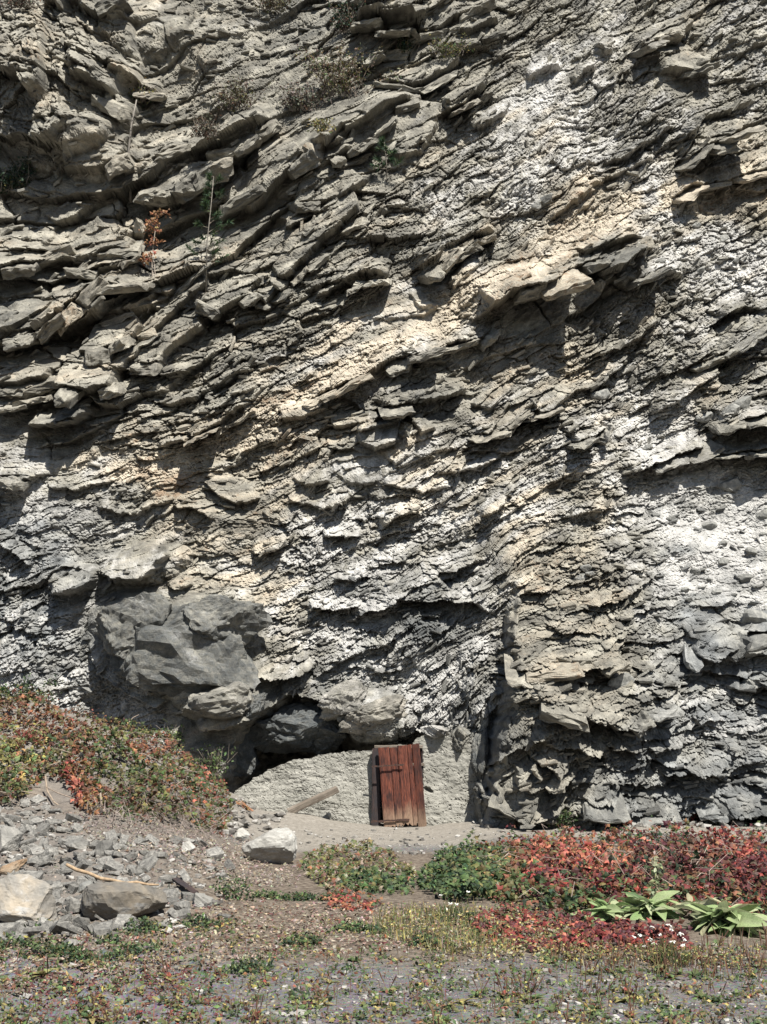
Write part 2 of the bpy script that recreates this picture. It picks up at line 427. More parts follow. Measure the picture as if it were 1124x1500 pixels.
# smooth angle a little, then integrate bedding coordinates s (across) and t (along) by a Poisson solve
def poisson(gx, gy, h):
    gx2 = np.block([[gx, -gx[:, ::-1]], [gx[::-1], -gx[::-1, ::-1]]]); gy2 = np.block([[gy, gy[:, ::-1]], [-gy[::-1], -gy[::-1, ::-1]]])
    H, Wd = gx2.shape
    kx = 2 * np.pi * np.fft.fftfreq(Wd, h)[None, :]; ky = 2 * np.pi * np.fft.fftfreq(H, h)[:, None]
    k2 = kx ** 2 + ky ** 2; k2[0, 0] = 1
    fs = -1j * (kx * np.fft.fft2(gx2) + ky * np.fft.fft2(gy2)) / k2
    fs[0, 0] = 0
    return np.real(np.fft.ifft2(fs))[:gx.shape[0], :gx.shape[1]]
theta = theta + 0.34 * fbm(CA / 85, CB / 70, 27, 2) * (0.12 + 0.88 * sstep(640, 740, CB))
ct, sn = np.cos(theta), np.sin(theta)
def up_at(x, y): return theta[int(np.clip((y - cb[0]) / 8, 0, len(cb) - 1)), int(np.clip((x - ca[0]) / 8, 0, len(ca) - 1))]
# image y runs down: along = (cos, -sin), across (up-left normal) = (-sin, -cos)
T = up(poisson(ct, -sn, 8.0)); S = up(poisson(-sn, -ct, 8.0))
BLK, SHL, WHT, TAN, DRK = (up(CF[k]) for k in range(2, 7))
del num, den
BAND = [(120,694),(240,688),(330,652),(420,600),(500,548),(590,505),(660,470),(720,432),(780,392),(850,340),(910,305),(980,282),(1060,262),(1200,225)]
bdist = np.full(GA.shape, 1e9)
for k in range(len(BAND) - 1):
    p = np.array(BAND[k], float); e = np.array(BAND[k + 1], float) - p; ln = np.hypot(*e); e /= ln
    rx = GA - p[0]; ry = GB - p[1]; q = np.clip(rx * e[0] + ry * e[1], 0, ln)
    bdist = np.minimum(bdist, np.hypot(rx - q * e[0], ry - q * e[1]))
band = np.exp(-((bdist + 9 * fbm(GA / 40, GB / 40, 28, 3)) / 19.0) ** 2) * (0.7 + 0.7 * fbm(GA / 60, GB / 40, 26, 4)).clip(0.45, 1.1)
WHT = np.clip(WHT + 0.6 * band, 0, 1); TAN = TAN + 0.5 * band; DRK = DRK * (1 - 0.8 * band); BLK = BLK * (1 - 0.4 * band)
UZ = sstep(60, -60, GB - (690 - 0.93 * GA))

wx = GA + 5.0 * fbm(GA / 46, GB / 46, 3, 3) + 1.3 * vnoise(GA / 9, GB / 9, 8)
wy = GB + 5.0 * fbm(GA / 46, GB / 46, 4, 3) + 1.3 * vnoise(GA / 9, GB / 9, 9)
Sw = S + 7 * fbm(GA / 130, GB / 130, 21, 3) + 2.2 * fbm(GA / 42, GB / 42, 25, 3) + 1.3 * fbm(T / 30, S / 10, 22, 3)
Tw = T + 14 * fbm(GA / 90, GB / 90, 23, 3)

# broad shape: metres towards the camera
Hb = 0.55 * fbm(GA / 420, GB / 420, 31, 3) + 0.22 * fbm(GA / 130, GB / 130, 32, 3)

def ell(x, y, rx, ry, ang, p=1.0, ux=None, uy=None):
    ux = wx if ux is None else ux; uy = wy if uy is None else uy
    c, s_ = math.cos(R(ang)), math.sin(R(ang))
    dx = ux - x; dy = uy - y
    q = ((dx * c - dy * s_) / rx) ** 2 + ((dx * s_ + dy * c) / ry) ** 2
    return np.clip(1 - q, 0, 1) ** p

BULGE = [  # x, y, rx, ry, angle, height
 (75,110,140,135,-45,1.1), (255,942,132,82,-12,0.25), (190,905,62,40,10,0.14), (315,905,72,42,10,0.16), (215,960,50,34,30,0.14), (300,965,62,36,25,0.16), (330,1028,72,36,-5,0.35), (545,1048,68,40,-10,0.45),
 (572,1068,40,20,10,0.3), (110,848,42,24,18,0.45), (215,825,70,28,12,0.4), (140,225,60,38,5,0.4), (905,395,50,24,35,0.4), (220,45,70,45,30,0.5), (860,960,190,190,0,0.35)]
Hg = np.zeros(GA.shape)
for x, y, rx, ry, an, h in BULGE:
    Hg += h * ell(x, y, rx, ry, an, 0.5)
# right-hand mass stands in front of the doorway bay
massx = np.interp(wy, [-200, 700, 800, 880, 950, 1000, 1060, 1130, 1200, 1300], [770, 765, 750, 745, 732, 738, 722, 700, 690, 690])
Hg += (1.5 * sstep(830, 1050, wy)) * sstep(-4, 14, wx - massx + 10 * fbm(GA / 26, GB / 26, 35, 3)) * (1 - 0.55 * sstep(0, 420, wx - massx))
# gully to the right of the upper dome
Hg -= 0.45 * ell(235, 120, 95, 60, -30, 1.0)

LED = [  # polyline of a lip, height (m), width of the slab above it (px)
([(-60,110),(0,128),(50,148),(75,185)],.8,110), ([(118,150),(150,148),(182,162)],.6,60), ([(60,215),(95,225),(130,200)],.5,50), ([(78,42),(95,37),(112,50)],.5,30),
([(95,5),(120,18),(150,18),(185,5)],.8,40), ([(165,128),(200,132),(235,135)],.5,25), ([(95,245),(120,255),(160,252),(190,235)],.35,60), ([(205,250),(235,235),(275,215)],.4,30),
([(312,232),(345,225),(374,200),(400,185)],.6,60), ([(205,290),(250,290),(290,262),(340,240)],.9,70), ([(330,305),(380,285),(415,262),(450,238)],.5,70),
([(455,212),(480,230),(500,225),(540,200),(575,170),(605,152)],.6,40), ([(558,120),(615,134),(655,110),(685,95)],.4,30), ([(645,155),(660,165),(690,150),(708,135)],.45,40),
([(520,40),(560,40),(600,42),(618,55)],.9,30), ([(535,100),(560,88),(590,84)],.2,40), ([(610,60),(650,50),(680,30),(720,8)],.35,35), ([(668,62),(700,55),(728,40)],.35,25),
([(590,243),(615,240),(628,222)],.3,25), ([(430,302),(470,300),(520,285),(540,265)],.4,45), ([(965,112),(1000,102),(1040,95),(1042,80)],.5,42), ([(930,75),(960,62),(1002,52)],.5,40),
([(866,78),(880,83),(898,80)],.3,16), ([(770,125),(790,116),(826,108)],.35,16), ([(838,130),(855,120),(875,108)],.3,18), ([(1005,242),(1030,215),(1060,205),(1095,188)],.8,40),
([(985,290),(1020,268),(1060,258),(1124,240),(1200,225)],.45,25), ([(685,484),(720,456),(760,437),(800,426),(850,396),(880,385),(915,366),(940,353),(956,366)],1.1,60),
([(930,412),(970,396),(1005,400)],.5,30), ([(1058,458),(1085,449),(1104,440)],.4,20), ([(1018,532),(1060,512),(1110,482),(1165,460)],.5,40), ([(618,412),(640,396),(660,372),(690,356),(724,345)],.8,50),
([(462,442),(500,426),(530,411),(568,410)],.5,30), ([(403,402),(420,412),(440,392),(460,372),(490,346),(524,318)],.6,42), ([(372,432),(395,442),(412,422)],.5,30),
([(288,452),(315,463),(345,446),(370,431),(400,424)],.6,45), ([(203,530),(235,533),(260,511),(297,480)],.55,42), ([(126,524),(160,516),(192,501),(215,486),(242,458)],.6,70),
([(16,508),(50,500),(80,476),(110,451),(140,426),(205,420)],.75,62), ([(-60,402),(0,397),(50,387),(100,372),(132,377)],.7,70), ([(70,360),(110,371),(150,366),(195,361),(199,345)],.5,45),
([(108,397),(140,403),(170,391),(203,375)],.35,30), ([(92,566),(110,574),(150,579),(178,570)],.95,56), ([(-40,574),(0,571),(40,569),(84,554)],.5,40), ([(-40,600),(0,597),(30,592),(78,580)],.5,26),
([(56,626),(85,633),(120,626),(152,610)],.9,40), ([(268,592),(300,576),(330,566),(374,544)],.3,16), ([(236,662),(280,646),(320,626),(374,596)],.5,26), ([(238,632),(290,621),(340,596),(394,568)],.35,20),
([(448,592),(480,576),(530,552),(570,536),(600,526),(640,516),(700,500),(724,480)],.42,50), ([(520,636),(550,633),(580,626),(592,614)],.7,22), ([(555,602),(600,591),(650,581),(684,570)],.6,40),
([(698,642),(740,626),(770,602),(812,590)],.45,30), ([(838,652),(870,641),(884,620)],.5,36), ([(915,692),(960,676),(1000,661),(1044,644)],.5,30), ([(1052,622),(1090,612),(1150,600)],.7,32),
([(1048,662),(1090,656),(1150,650)],.55,16), ([(0,704),(35,709),(74,695)],.25,26), ([(68,711),(110,721),(140,713),(170,704)],.25,22), ([(296,694),(320,702),(345,736),(380,730)],.35,36),
([(252,741),(290,746),(312,762)],.35,22), ([(152,832),(180,846),(205,846),(244,829)],.7,46), ([(78,872),(110,870),(140,852),(147,834)],.35,34), ([(243,856),(265,861),(288,850)],.35,26),
([(372,812),(410,801),(424,788)],.4,25), ([(472,789),(500,786),(534,779)],.4,20), ([(488,846),(520,851),(545,840)],.35,20), ([(558,774),(585,759),(619,752)],.5,22),
([(638,842),(670,831),(699,824)],.45,22), ([(510,910),(550,891),(590,881),(640,879),(690,881),(722,906)],.5,45), ([(446,892),(490,894),(534,885)],.4,22), ([(372,986),(400,992),(440,986),(464,974)],.5,30),
([(742,986),(780,991),(840,986),(880,976),(906,968)],.5,50), ([(748,1026),(800,1036),(850,1051),(890,1063),(920,1064),(940,1046),(985,1034)],.55,56), ([(758,1076),(800,1091),(866,1101)],.35,32),
([(766,1106),(790,1121),(800,1141),(824,1130)],.5,42), ([(876,1091),(930,1096),(980,1093),(1005,1084)],.35,26), ([(955,1137),(1000,1131),(1040,1116),(1074,1089)],.4,26),
([(1006,956),(1030,965),(1065,952),(1085,934)],.6,34), ([(1078,920),(1110,925),(1170,920)],.5,28), ([(1066,953),(1110,958),(1170,946)],.4,26), ([(846,892),(900,881),(940,864)],.35,22),
([(1030,1182),(1080,1176),(1124,1179),(1190,1182)],.7,42), ([(735,1172),(770,1196),(806,1200)],.45,42), ([(926,1012),(960,1021),(990,1008)],.3,24), ([(860,1180),(920,1188),(980,1180)],.45,30),
([(1060,1010),(1090,1012),(1140,1004)],.35,24), ([(130,948),(150,986),(185,1012),(232,1037),(256,1030)],.3,22), ([(255,898),(300,912),(350,900)],.14,30), ([(190,985),(235,950),(262,900)],.10,22), ([(235,1010),(290,975),(340,930)],.12,26), ([(140,930),(175,935),(215,922)],.10,26), ([(215,960),(262,968),(330,930)],.3,36),
([(150,905),(180,915),(210,900)],.2,30), ([(290,1062),(330,1066),(378,1048)],.4,30), ([(0,865),(60,850),(120,828)],.3,18), ([(0,800),(30,812),(48,830)],.35,20), ([(140,745),(200,752),(262,728)],.25,16),
([(420,735),(470,742),(520,730)],.3,16), ([(640,700),(690,690),(730,672)],.35,20), ([(700,760),(730,745),(762,720)],.35,22), ([(560,710),(620,722),(662,708)],.25,16), ([(870,520),(920,500),(968,462)],.35,18),
([(820,590),(880,560),(930,520)],.4,18), ([(960,600),(1010,575),(1060,540)],.4,22), ([(880,250),(930,225),(985,190)],.4,16), ([(840,285),(900,262),(960,235)],.35,14), ([(985,215),(1040,170),(1120,130)],.4,16),
([(800,330),(840,300),(880,268)],.3,16), ([(300,300),(340,270),(365,250)],.3,20), ([(440,260),(480,250),(520,225)],.25,22), ([(215,420),(250,430),(300,385)],.3,22), ([(150,470),(190,455),(230,420)],.35,24)]
Hl = np.zeros(GA.shape)
for pl, h, wd in LED:
    P = np.array(pl, float)
    x0, x1 = P[:, 0].min() - 12, P[:, 0].max() + 12; y0, y1 = P[:, 1].min() - wd * 1.3 - 12, P[:, 1].max() + 14
    i0, i1 = [int(np.clip((v - A0) / STEP, 0, na)) for v in (x0, x1)]; j0, j1 = [int(np.clip((v - B0) / STEP, 0, nb_)) for v in (y0, y1)]
    if i1 <= i0 or j1 <= j0: continue
    ux = wx[j0:j1, i0:i1]; uy = wy[j0:j1, i0:i1] + 1.0 * vnoise(GA[j0:j1, i0:i1] / 5, GB[j0:j1, i0:i1] / 5, 77)
    L = np.r_[0, np.cumsum(np.hypot(*np.diff(P, axis=0).T))]
    best = np.full(ux.shape, 1e9); sd_ = np.zeros(ux.shape); arc = np.zeros(ux.shape)
    for k in range(len(P) - 1):
        e = P[k + 1] - P[k]; ln = np.hypot(*e); e = e / ln
        rx = ux - P[k, 0]; ry = uy - P[k, 1]
        q = rx * e[0] + ry * e[1]
        qc = np.clip(q, 0, ln)
        d = np.hypot(rx - qc * e[0], ry - qc * e[1])
        sg = rx * e[1] - ry * e[0]      # >0: above the lip (lips run left to right, image y down)
        m = d < best
        best = np.where(m, d, best); sd_ = np.where(m, np.where(sg > 0, d, -d), sd_); arc = np.where(m, L[k] + q, arc)
    u = arc / L[-1]
    end = sstep(-0.02, 0.14, u) * sstep(1.02, 0.86, u)
    prof = np.where(sd_ > 0, np.clip(1 - sd_ / wd, 0, 1) ** 1.25, 0.0)
    Hl[j0:j1, i0:i1] = np.maximum(Hl[j0:j1, i0:i1] * np.where(prof * end > 0, 0.55, 1.0), 0) + h * prof * end * np.where(GA[j0:j1, i0:i1] < 560 - 0 * GA[j0:j1, i0:i1], np.where(GB[j0:j1, i0:i1] < 640, 1.25, 1.25), 1.2)


SLAB = [  # outline of a single slab or block, how far its lower edge stands out (m)
([(122,28),(180,10),(212,15),(245,35),(200,50),(150,55)],.3), ([(95,250),(120,205),(150,195),(195,205),(185,235),(150,255)],.45), ([(296,222),(375,183),(378,205),(345,232),(312,233)],.7),
([(205,285),(262,240),(312,233),(340,243),(290,262),(250,288)],.9), ([(338,292),(362,240),(430,213),(450,238),(415,265),(372,298)],.6), ([(328,262),(348,245),(362,245),(345,270),(326,282)],.5),
([(500,218),(590,158),(645,160),(640,190),(590,225),(560,228)],.12), ([(450,95),(500,62),(560,52),(588,60),(560,88),(530,100)],.2), ([(555,118),(640,95),(678,97),(655,112),(615,134)],.45),
([(645,153),(690,118),(712,128),(690,150),(660,166)],.5), ([(610,55),(625,30),(660,15),(715,3),(690,28),(650,50)],.4), ([(668,60),(680,40),(710,30),(730,40),(700,55)],.4),
([(965,110),(985,78),(1015,70),(1044,78),(1040,95)],.55), ([(930,50),(955,30),(1000,14),(1016,30),(1000,50),(960,62)],.5), ([(1010,264),(1040,236),(1124,206),(1180,200),(1180,225),(1060,257)],.5),
([(455,300),(475,265),(515,255),(532,275),(500,299)],.45), ([(16,503),(55,470),(85,440),(100,408),(142,402),(130,426),(110,447),(78,474),(50,499)],.75),
([(127,522),(140,480),(165,455),(200,460),(217,482),(190,501),(155,517)],.75), ([(203,529),(212,510),(250,490),(295,462),(299,480),(258,511),(235,533)],.65), ([(288,451),(300,430),(340,410),(395,404),(400,424),(345,446),(315,463)],.7),
([(205,490),(225,460),(265,420),(300,388),(302,415),(260,450),(225,486)],.35), ([(95,566),(105,530),(140,524),(182,545),(176,571),(150,580)],1.0), ([(-20,570),(5,545),(50,535),(86,545),(82,557),(40,570)],.55),
([(60,352),(85,322),(140,305),(165,330),(196,345),(192,361),(150,364),(110,371)],.55), ([(402,392),(420,350),(450,330),(490,298),(522,288),(524,316),(490,345),(458,372),(430,397),(414,411)],.65), ([(370,427),(385,405),(410,408),(413,423),(396,442)],.55),
([(545,472),(570,450),(620,445),(642,455),(620,470),(580,477)],.15), ([(600,435),(615,428),(632,455),(612,460)],.3), ([(623,412),(650,372),(692,350),(692,366),(655,405),(637,413)],.6), ([(655,420),(690,380),(712,384),(665,431)],.25),
([(868,387),(885,365),(920,349),(942,354),(937,376),(905,402),(870,412)],.9), ([(780,592),(800,570),(830,563),(836,580),(800,606),(785,611)],.45),
([(485,676),(520,668),(565,672),(582,690),(555,706),(515,709),(490,696)],.1), ([(523,636),(587,619),(582,650),(550,661),(530,653)],.6), ([(600,621),(625,614),(637,630),(615,641)],.4), ([(153,830),(165,808),(200,795),(240,789),(252,815),(210,846),(180,846)],.7),
([(1008,957),(1015,930),(1050,911),(1087,919),(1084,936),(1050,960)],.6), ([(1068,950),(1085,930),(1124,925),(1180,925),(1180,945),(1110,958)],.55), ([(838,1162),(850,1145),(876,1139),(877,1156),(855,1172)],.4),
([(743,1122),(760,1109),(791,1125),(786,1141),(765,1152),(744,1142)],.45), ([(698,1152),(715,1144),(727,1160),(712,1172)],.4), ([(560,230),(600,200),(640,195),(630,215),(590,243)],.25), ([(430,300),(445,265),(470,258),(456,298)],.3),
([(690,195),(720,165),(745,160),(735,180),(705,200)],.25), ([(120,405),(150,398),(200,378),(205,395),(165,412),(135,420)],.3), ([(60,300),(90,285),(130,290),(110,305),(75,312)],.3), ([(210,250),(225,232),(255,222),(275,214),(260,232),(235,240)],.4),
([(222,270),(240,250),(268,240),(262,252),(240,268)],.35), ([(430,700),(445,690),(480,688),(482,705),(450,712)],.3), ([(690,590),(712,570),(740,560),(745,575),(715,600)],.4), ([(715,640),(740,600),(775,585),(780,600),(745,640)],.45),
([(740,900),(748,878),(758,885),(752,920),(744,940),(738,925)],.5), ([(480,610),(540,600),(560,612),(520,625),(490,628)],.35), ([(410,600),(450,590),(480,600),(450,615),(415,618)],.3), ([(300,705),(320,690),(360,700),(378,728),(345,736),(318,722)],.4),
([(560,665),(590,655),(600,670),(580,682)],.3), ([(235,590),(270,575),(300,565),(290,580),(255,596)],.35), ([(-20,600),(20,578),(70,575),(78,582),(40,594),(0,606)],.5), ([(0,350),(50,330),(62,345),(40,360),(-20,372)],.4)]
SM = np.zeros(GA.shape); SLID = np.zeros(GA.shape, int); SLH = np.zeros(GA.shape)
qx = 0.5 * GA + 0.5 * wx; qy = 0.5 * GB + 0.5 * wy
for k, (pl, h) in enumerate(SLAB):
    P = np.array(pl, float)
    i0, i1 = [int(np.clip((v - A0) / STEP, 0, na)) for v in (P[:, 0].min() - 6, P[:, 0].max() + 6)]; j0, j1 = [int(np.clip((v - B0) / STEP, 0, nb_)) for v in (P[:, 1].min() - 6, P[:, 1].max() + 6)]
    ax, ay = qx[j0:j1, i0:i1], qy[j0:j1, i0:i1]
    m = inpoly(ax, ay, pl)
    # across-bedding position, 0 at the upper edge and 1 at the lower lip
    th = float(up_at(P[:, 0].mean(), P[:, 1].mean()))
    dn = lambda x, y: x * math.sin(th) + y * math.cos(th)
    q = dn(ax, ay); lo, hi = dn(P[:, 0], P[:, 1]).min(), dn(P[:, 0], P[:, 1]).max()
    u = np.clip((q - lo) / (hi - lo), 0, 1)
    kink = 0.3 + 0.4 * random.random()
    hh = 1.15 * h * (0.22 + 0.78 * np.where(u < kink, 0.45 * u / kink, 0.45 + 0.55 * (u - kink) / (1 - kink))) + 0.0016 * (ax - P[:, 0].mean()) * random.uniform(-1, 1)
    SM[j0:j1, i0:i1] = np.where(m, 1, SM[j0:j1, i0:i1]); SLID[j0:j1, i0:i1] = np.where(m, k + 1, SLID[j0:j1, i0:i1]); SLH[j0:j1, i0:i1] = np.where(m, hh, SLH[j0:j1, i0:i1])

# fractured blocks in bedding coordinates
def blur_(a, n=1):
    for _ in range(n):
        a = np.pad(a, 1, mode='edge')
        a = (a[:-2] + 2 * a[1:-1] + a[2:]) / 4
        a = (a[:, :-2] + 2 * a[:, 1:-1] + a[:, 2:]) / 4
    return a
def blocks(ls, lt, seed, lean, p=2, wob=1.0, side=1.1, cw=0.1):
    skew = 0.35 * Sw / lt
    f1, f2, r1, r2, r3, dx, dy, cx, cy = worley(Tw / lt + skew + wob * 0.25 * vnoise(Tw / lt, Sw / ls, seed + 40), Sw / ls + wob * 0.3 * vnoise(Tw / lt * 1.3, Sw / ls * 0.7, seed + 41), seed, 0.95, p)
    h = (r1 - 0.5) * 1.0 - lean * dy * (0.3 + 1.2 * r2) + (r3 - 0.5) * side * dx
    crack = sstep(cw, 0.0, f2 - f1) * (0.25 + 0.75 * (r2 > 0.35))
    return h, crack, r2, cx, cy, f2 - f1
h1, c1, r1, b1x, b1y, e1 = blocks(38, 84, 100, 0.9, 4, 0.5, 2.0, 0.06)
h2, c2, r2, b2x, b2y, e2 = blocks(15, 40, 200, 0.9, 4, 0.6, 1.8, 0.11)
h3, c3, r3, _, _, _ = blocks(6.0, 20, 300, 0.85, 3, 0.8, 1.4, 0.2)
h4, c4_, r4, _, _, _ = blocks(3.2, 9.0, 400, 0.8, 2, 1.0, 1.2, 0.28)
hU, cU, rU, bUx, bUy, _ = blocks(46, 180, 150, 1.0, 5, 0.3, 1.1, 0.05)
rub = fbm(GA / 14, GB / 14, 55, 4, 0.6)
def isob(sx, sy, seed):
    i1, i2, q1, q2, q3, ex, ey, _, _ = worley(Tw / sx + .5 * vnoise(GA / sx, GB / sx, seed + 3), Sw / sy + .6 * vnoise(GA / sx * .8, GB / sx * .8, seed + 4), seed, 0.95, 3)
    return (q1 - 0.5) - 0.9 * ey * (0.2 + q2) + (q3 - 0.5) * 1.8 * ex - 0.45 * sstep(0.14, 0.0, i2 - i1)
iso1 = isob(30, 17, 500); iso2 = isob(12, 7, 510); iso3 = isob(5.5, 3.6, 520)
mod = 0.65 + 0.7 * sstep(-0.3, 0.5, fbm(T / 120, S / 40, 66, 3))
lowz = sstep(640, 760, GB) * (1 - 0.75 * sstep(760, 800, GA) * sstep(960, 900, GA) * sstep(760, 800, GB) * sstep(1020, 980, GB))
dome = ell(75, 110, 150, 140, -45, 0.7)
chaos = np.clip(0.9 * WHT + 0.35 * lowz + 0.55 * fbm(GA / 80, GB / 60, 67, 3), 0, 1) * (1 - 0.85 * sstep(745, 790, GA) * sstep(900, 980, GB)) * (1 - dome) + dome
bl2 = np.clip((BLK - 0.3) / 0.7, 0, 1) ** 1.15
iam = 0.15 + 1.25 * sstep(-0.35, 0.55, fbm(T / 55, S / 28, 69, 4))
sh = SHL * SHL * (1.5 - 0.5 * SHL)
ord_ = (1 - 0.75 * chaos) * (1 - 0.62 * UZ)
h1 = h1 * (1 - UZ) + UZ * (0.85 * hU + 0.25 * h1); c1 = c1 * (1 - 0.6 * UZ) + cU * UZ; bl2 = np.clip(bl2 + 0.12 * UZ, 0, 1); sh = sh * (1 - 0.55 * UZ)
h1 = blur_(h1, 1)
Hd = bl2 * (0.8 * h1 - 0.4 * c1) * (1 - 0.5 * chaos) + (0.14 * h2 - 0.13 * c2) * np.clip(sh * 1.5 + 0.12, 0, 1) * ord_ + BLK * 0.05 * fbm(T / 25, S / 12, 57, 4)
Hd += sh * mod * ord_ * (0.10 * h3 - 0.08 * c3) + sh * (0.055 * h4 - 0.035 * c4_) * (0.5 + 0.5 * ord_) + 0.035 * rub * (0.4 + SHL) * (1 - 0.5 * UZ)
Hd += sh * chaos * (0.17 * iso1 * (0.35 + 1.3 * sstep(-.3, .5, fbm(GA / 70, GB / 50, 70, 3))) * (1 - 0.4 * WHT) + iam * (1 - 0.45 * WHT) * (0.10 * iso2 + 0.05 * iso3)) + dome * (0.2 * iso1 + 0.08 * iso2) + iam * np.clip(WHT - .3, 0, 1) * (0.03 * iso2 + 0.03 * iso3)
Hd += 0.022 * (0.25 + 0.75 * SHL) * fbm(T / 6, S / 2.6, 58, 3, 0.7)
Hd = np.where(SM > 0, 0.2 * Hd + 0.05 * h2 + 0.03 * rub, Hd); Hl = np.where(SM > 0, SLH, Hl)
Hd += 0.006 * RNG.standard_normal(GA.shape) * (0.3 + SHL)

# doorway bay: the rock is hollow behind the mud wall
BAY = [(322,1300),(326,1150),(340,1096),(362,1062),(392,1036),(430,1018),(470,1026),(496,1056),(528,1086),(570,1092),(600,1084),(612,1068),(648,1078),(676,1098),(694,1130),(700,1300)]
bay = inpoly(wx, wy, BAY)
# depth grows inwards from the rim
def polydist(px, py, poly):
    d = np.full(px.shape, 1e9)
    for i in range(len(poly) - 1):
        p = np.array(poly[i], float); e = np.array(poly[i + 1], float) - p; ln = np.hypot(*e); e /= ln
        rx = px - p[0]; ry = py - p[1]; q = np.clip(rx * e[0] + ry * e[1], 0, ln)
        d = np.minimum(d, np.hypot(rx - q * e[0], ry - q * e[1]))
    return d
bd = np.where(bay, polydist(wx, wy, BAY), 0)
Hbay = -np.where(bay, 0.55 + 1.9 * sstep(0, 34, bd) + 0.3 * fbm(GA / 30, GB / 30, 88, 3), 0)

depth = 24.75 + 6.8 * (np.clip(1150 - GB, -100, 1300) / 1150.0).clip(0) ** 1.25
near = np.where(bay, 0.4, 1.0)
Hl = blur_(Hl, 1)
Hh = np.where(bay, Hd * 0.8, Hd + Hl) + Hg * near + Hb
X = (GA - 562.0) / FPX * depth; Y = depth.copy(); Z = CAMZ + (HOR - GB) / FPX * depth
Hf = np.where(bay, 0, Hl * 0.22 + np.clip(Hd, -0.2, 0.5) * 0.3)
Y = Y - (Hh + Hbay)
Z = Z - Hf
X = X + 0.05 * BLK * vnoise(GA / 20, GB / 20, 91)

white = np.clip(WHT + 0.42 * fbm(T / 60, S / 26, 71, 4) + 0.16 * fbm(GA / 7, GB / 55, 75, 3) - 0.04, 0, 1) * (0.35 + 0.65 * sstep(0, 0.25, WHT))
tan_ = np.clip(TAN * 1.1 + 0.45 * fbm(T / 80, S / 24, 72, 4), 0, 1.2)
cool = np.clip(sstep(880, 1010, GA) * sstep(620, 760, GB) + sstep(240, 80, GA) * sstep(690, 780, GB) + 0.8 * sstep(780, 900, GA) * sstep(1000, 1120, GB) + 0.7 * sstep(420, 520, GA) * sstep(760, 860, GB) * sstep(760, 700, GA), 0, 1)
tan_ = np.clip(tan_ * (1 - cool * 0.7) - cool * (0.75 + 0.4 * fbm(GA / 50, GB / 40, 74, 3)), -1, 1.2)
dark = np.clip(DRK * 0.9 + 0.12 * fbm(T / 70, S / 22, 73, 3), 0, 1)  # dark slate tone, with the shade under overhangs partly painted into it
rnd = np.clip(0.5 + 0.35 * (r2 - 0.5) + 0.45 * (r3 - 0.5) + 0.3 * (r1 - 0.5) * BLK, 0, 1)
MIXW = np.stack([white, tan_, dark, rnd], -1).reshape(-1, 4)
ST = np.stack([T / 76.0, S / 76.0, Y], -1).reshape(-1, 3)
V = np.stack([X, Y, Z], -1).reshape(-1, 3)
idx = np.arange(na * nb_).reshape(nb_, na)
Q = np.stack([idx[:-1, :-1], idx[1:, :-1], idx[1:, 1:], idx[:-1, 1:]], -1).reshape(-1, 4)

# faces of the largest single blocks become slabs of their own
key1 = np.where(SLID > 0, SLID, np.where(UZ > 0.5, (bUx.astype(np.int64) + 15000) * 40000 + (bUy.astype(np.int64) + 5000), (b1x.astype(np.int64) + 5000) * 40000 + (b1y.astype(np.int64) + 5000)))
inner = (~bay) & ((BLK > 0.42) | (SLID > 0)) & (GA > 0) & (GA < PW) & (GB > 0) & (GB < 1190)
fk = np.where(inner, key1, -1).reshape(-1)[Q]
same = (fk == fk[:, :1]).all(1) & (fk[:, 0] >= 0)
lab = np.where(same, fk[:, 0], -1)
uk, uc = np.unique(lab, return_counts=True)
sel = [(c + 1e6 * (k < 1000), k) for k, c in zip(uk, uc) if k >= 0 and c * STEP * STEP > 260]
sel.sort(reverse=True)
sel = [k for c, k in sel[:150]]
keep = ~np.isin(lab, sel)

def submesh(name, q):
    u, inv = np.unique(q, return_inverse=True)
    inv = inv.reshape(q.shape)
    v = V[u]; mw = MIXW[u]; st = ST[u]
    ed = np.concatenate([inv[:, [0, 1]], inv[:, [1, 2]], inv[:, [2, 3]], inv[:, [3, 0]]])
    es = np.sort(ed, 1); code = es[:, 0].astype(np.int64) * len(u) + es[:, 1]
    _, first, cnt = np.unique(code, return_index=True, return_counts=True)
    be = ed[first[cnt == 1]]
    n = len(u)
    bu, bi = np.unique(be, return_inverse=True); bi = bi.reshape(be.shape)
    v = np.concatenate([v, v[bu] + np.array([0, 0.35, 0])]); mw = np.concatenate([mw, mw[bu]]); st = np.concatenate([st, st[bu]])
    sk = np.stack([be[:, 1], be[:, 0], n + bi[:, 0], n + bi[:, 1]], -1)
    return mesh_np(name, v, np.concatenate([inv, sk]), {'mixw': mw, 'st': st})

cliff = obj('cliff', mesh_np('cliff', V, Q[keep], {'mixw': MIXW, 'st': ST}), M_ROCK)
tag(cliff, 'tall layered grey rock cliff with white mineral streaks and dark ledges', kind='structure')
for k in sel:
    obj('rock_slab', submesh('rock_slab', Q[lab == k]), M_ROCK, cliff)

# image -> cliff surface lookup (nearest surface along the line of sight)
prx = np.round((562 + FPX * V[:, 0] / V[:, 1]) / 3).astype(int); pry = np.round((HOR - FPX * (V[:, 2] - CAMZ) / V[:, 1]) / 3).astype(int)
LK = {}
okm = (prx >= -20) & (prx < 400) & (pry >= -20) & (pry < 420)
ordr = np.argsort(-V[:, 1])
LKM = np.full((440, 420), -1, int)
oo = ordr[okm[ordr]]
LKM[pry[oo] + 20, prx[oo] + 20] = oo
def on_cliff(px, py):
    i = int(round(px / 3)) + 20; j = int(round(py / 3)) + 20
    for r in range(6):
        w_ = LKM[max(0, j - r):j + r + 1, max(0, i - r):i + r + 1].ravel()
        w_ = w_[w_ >= 0]
        if len(w_): return w_[np.argmin(V[w_, 1])]
    return None

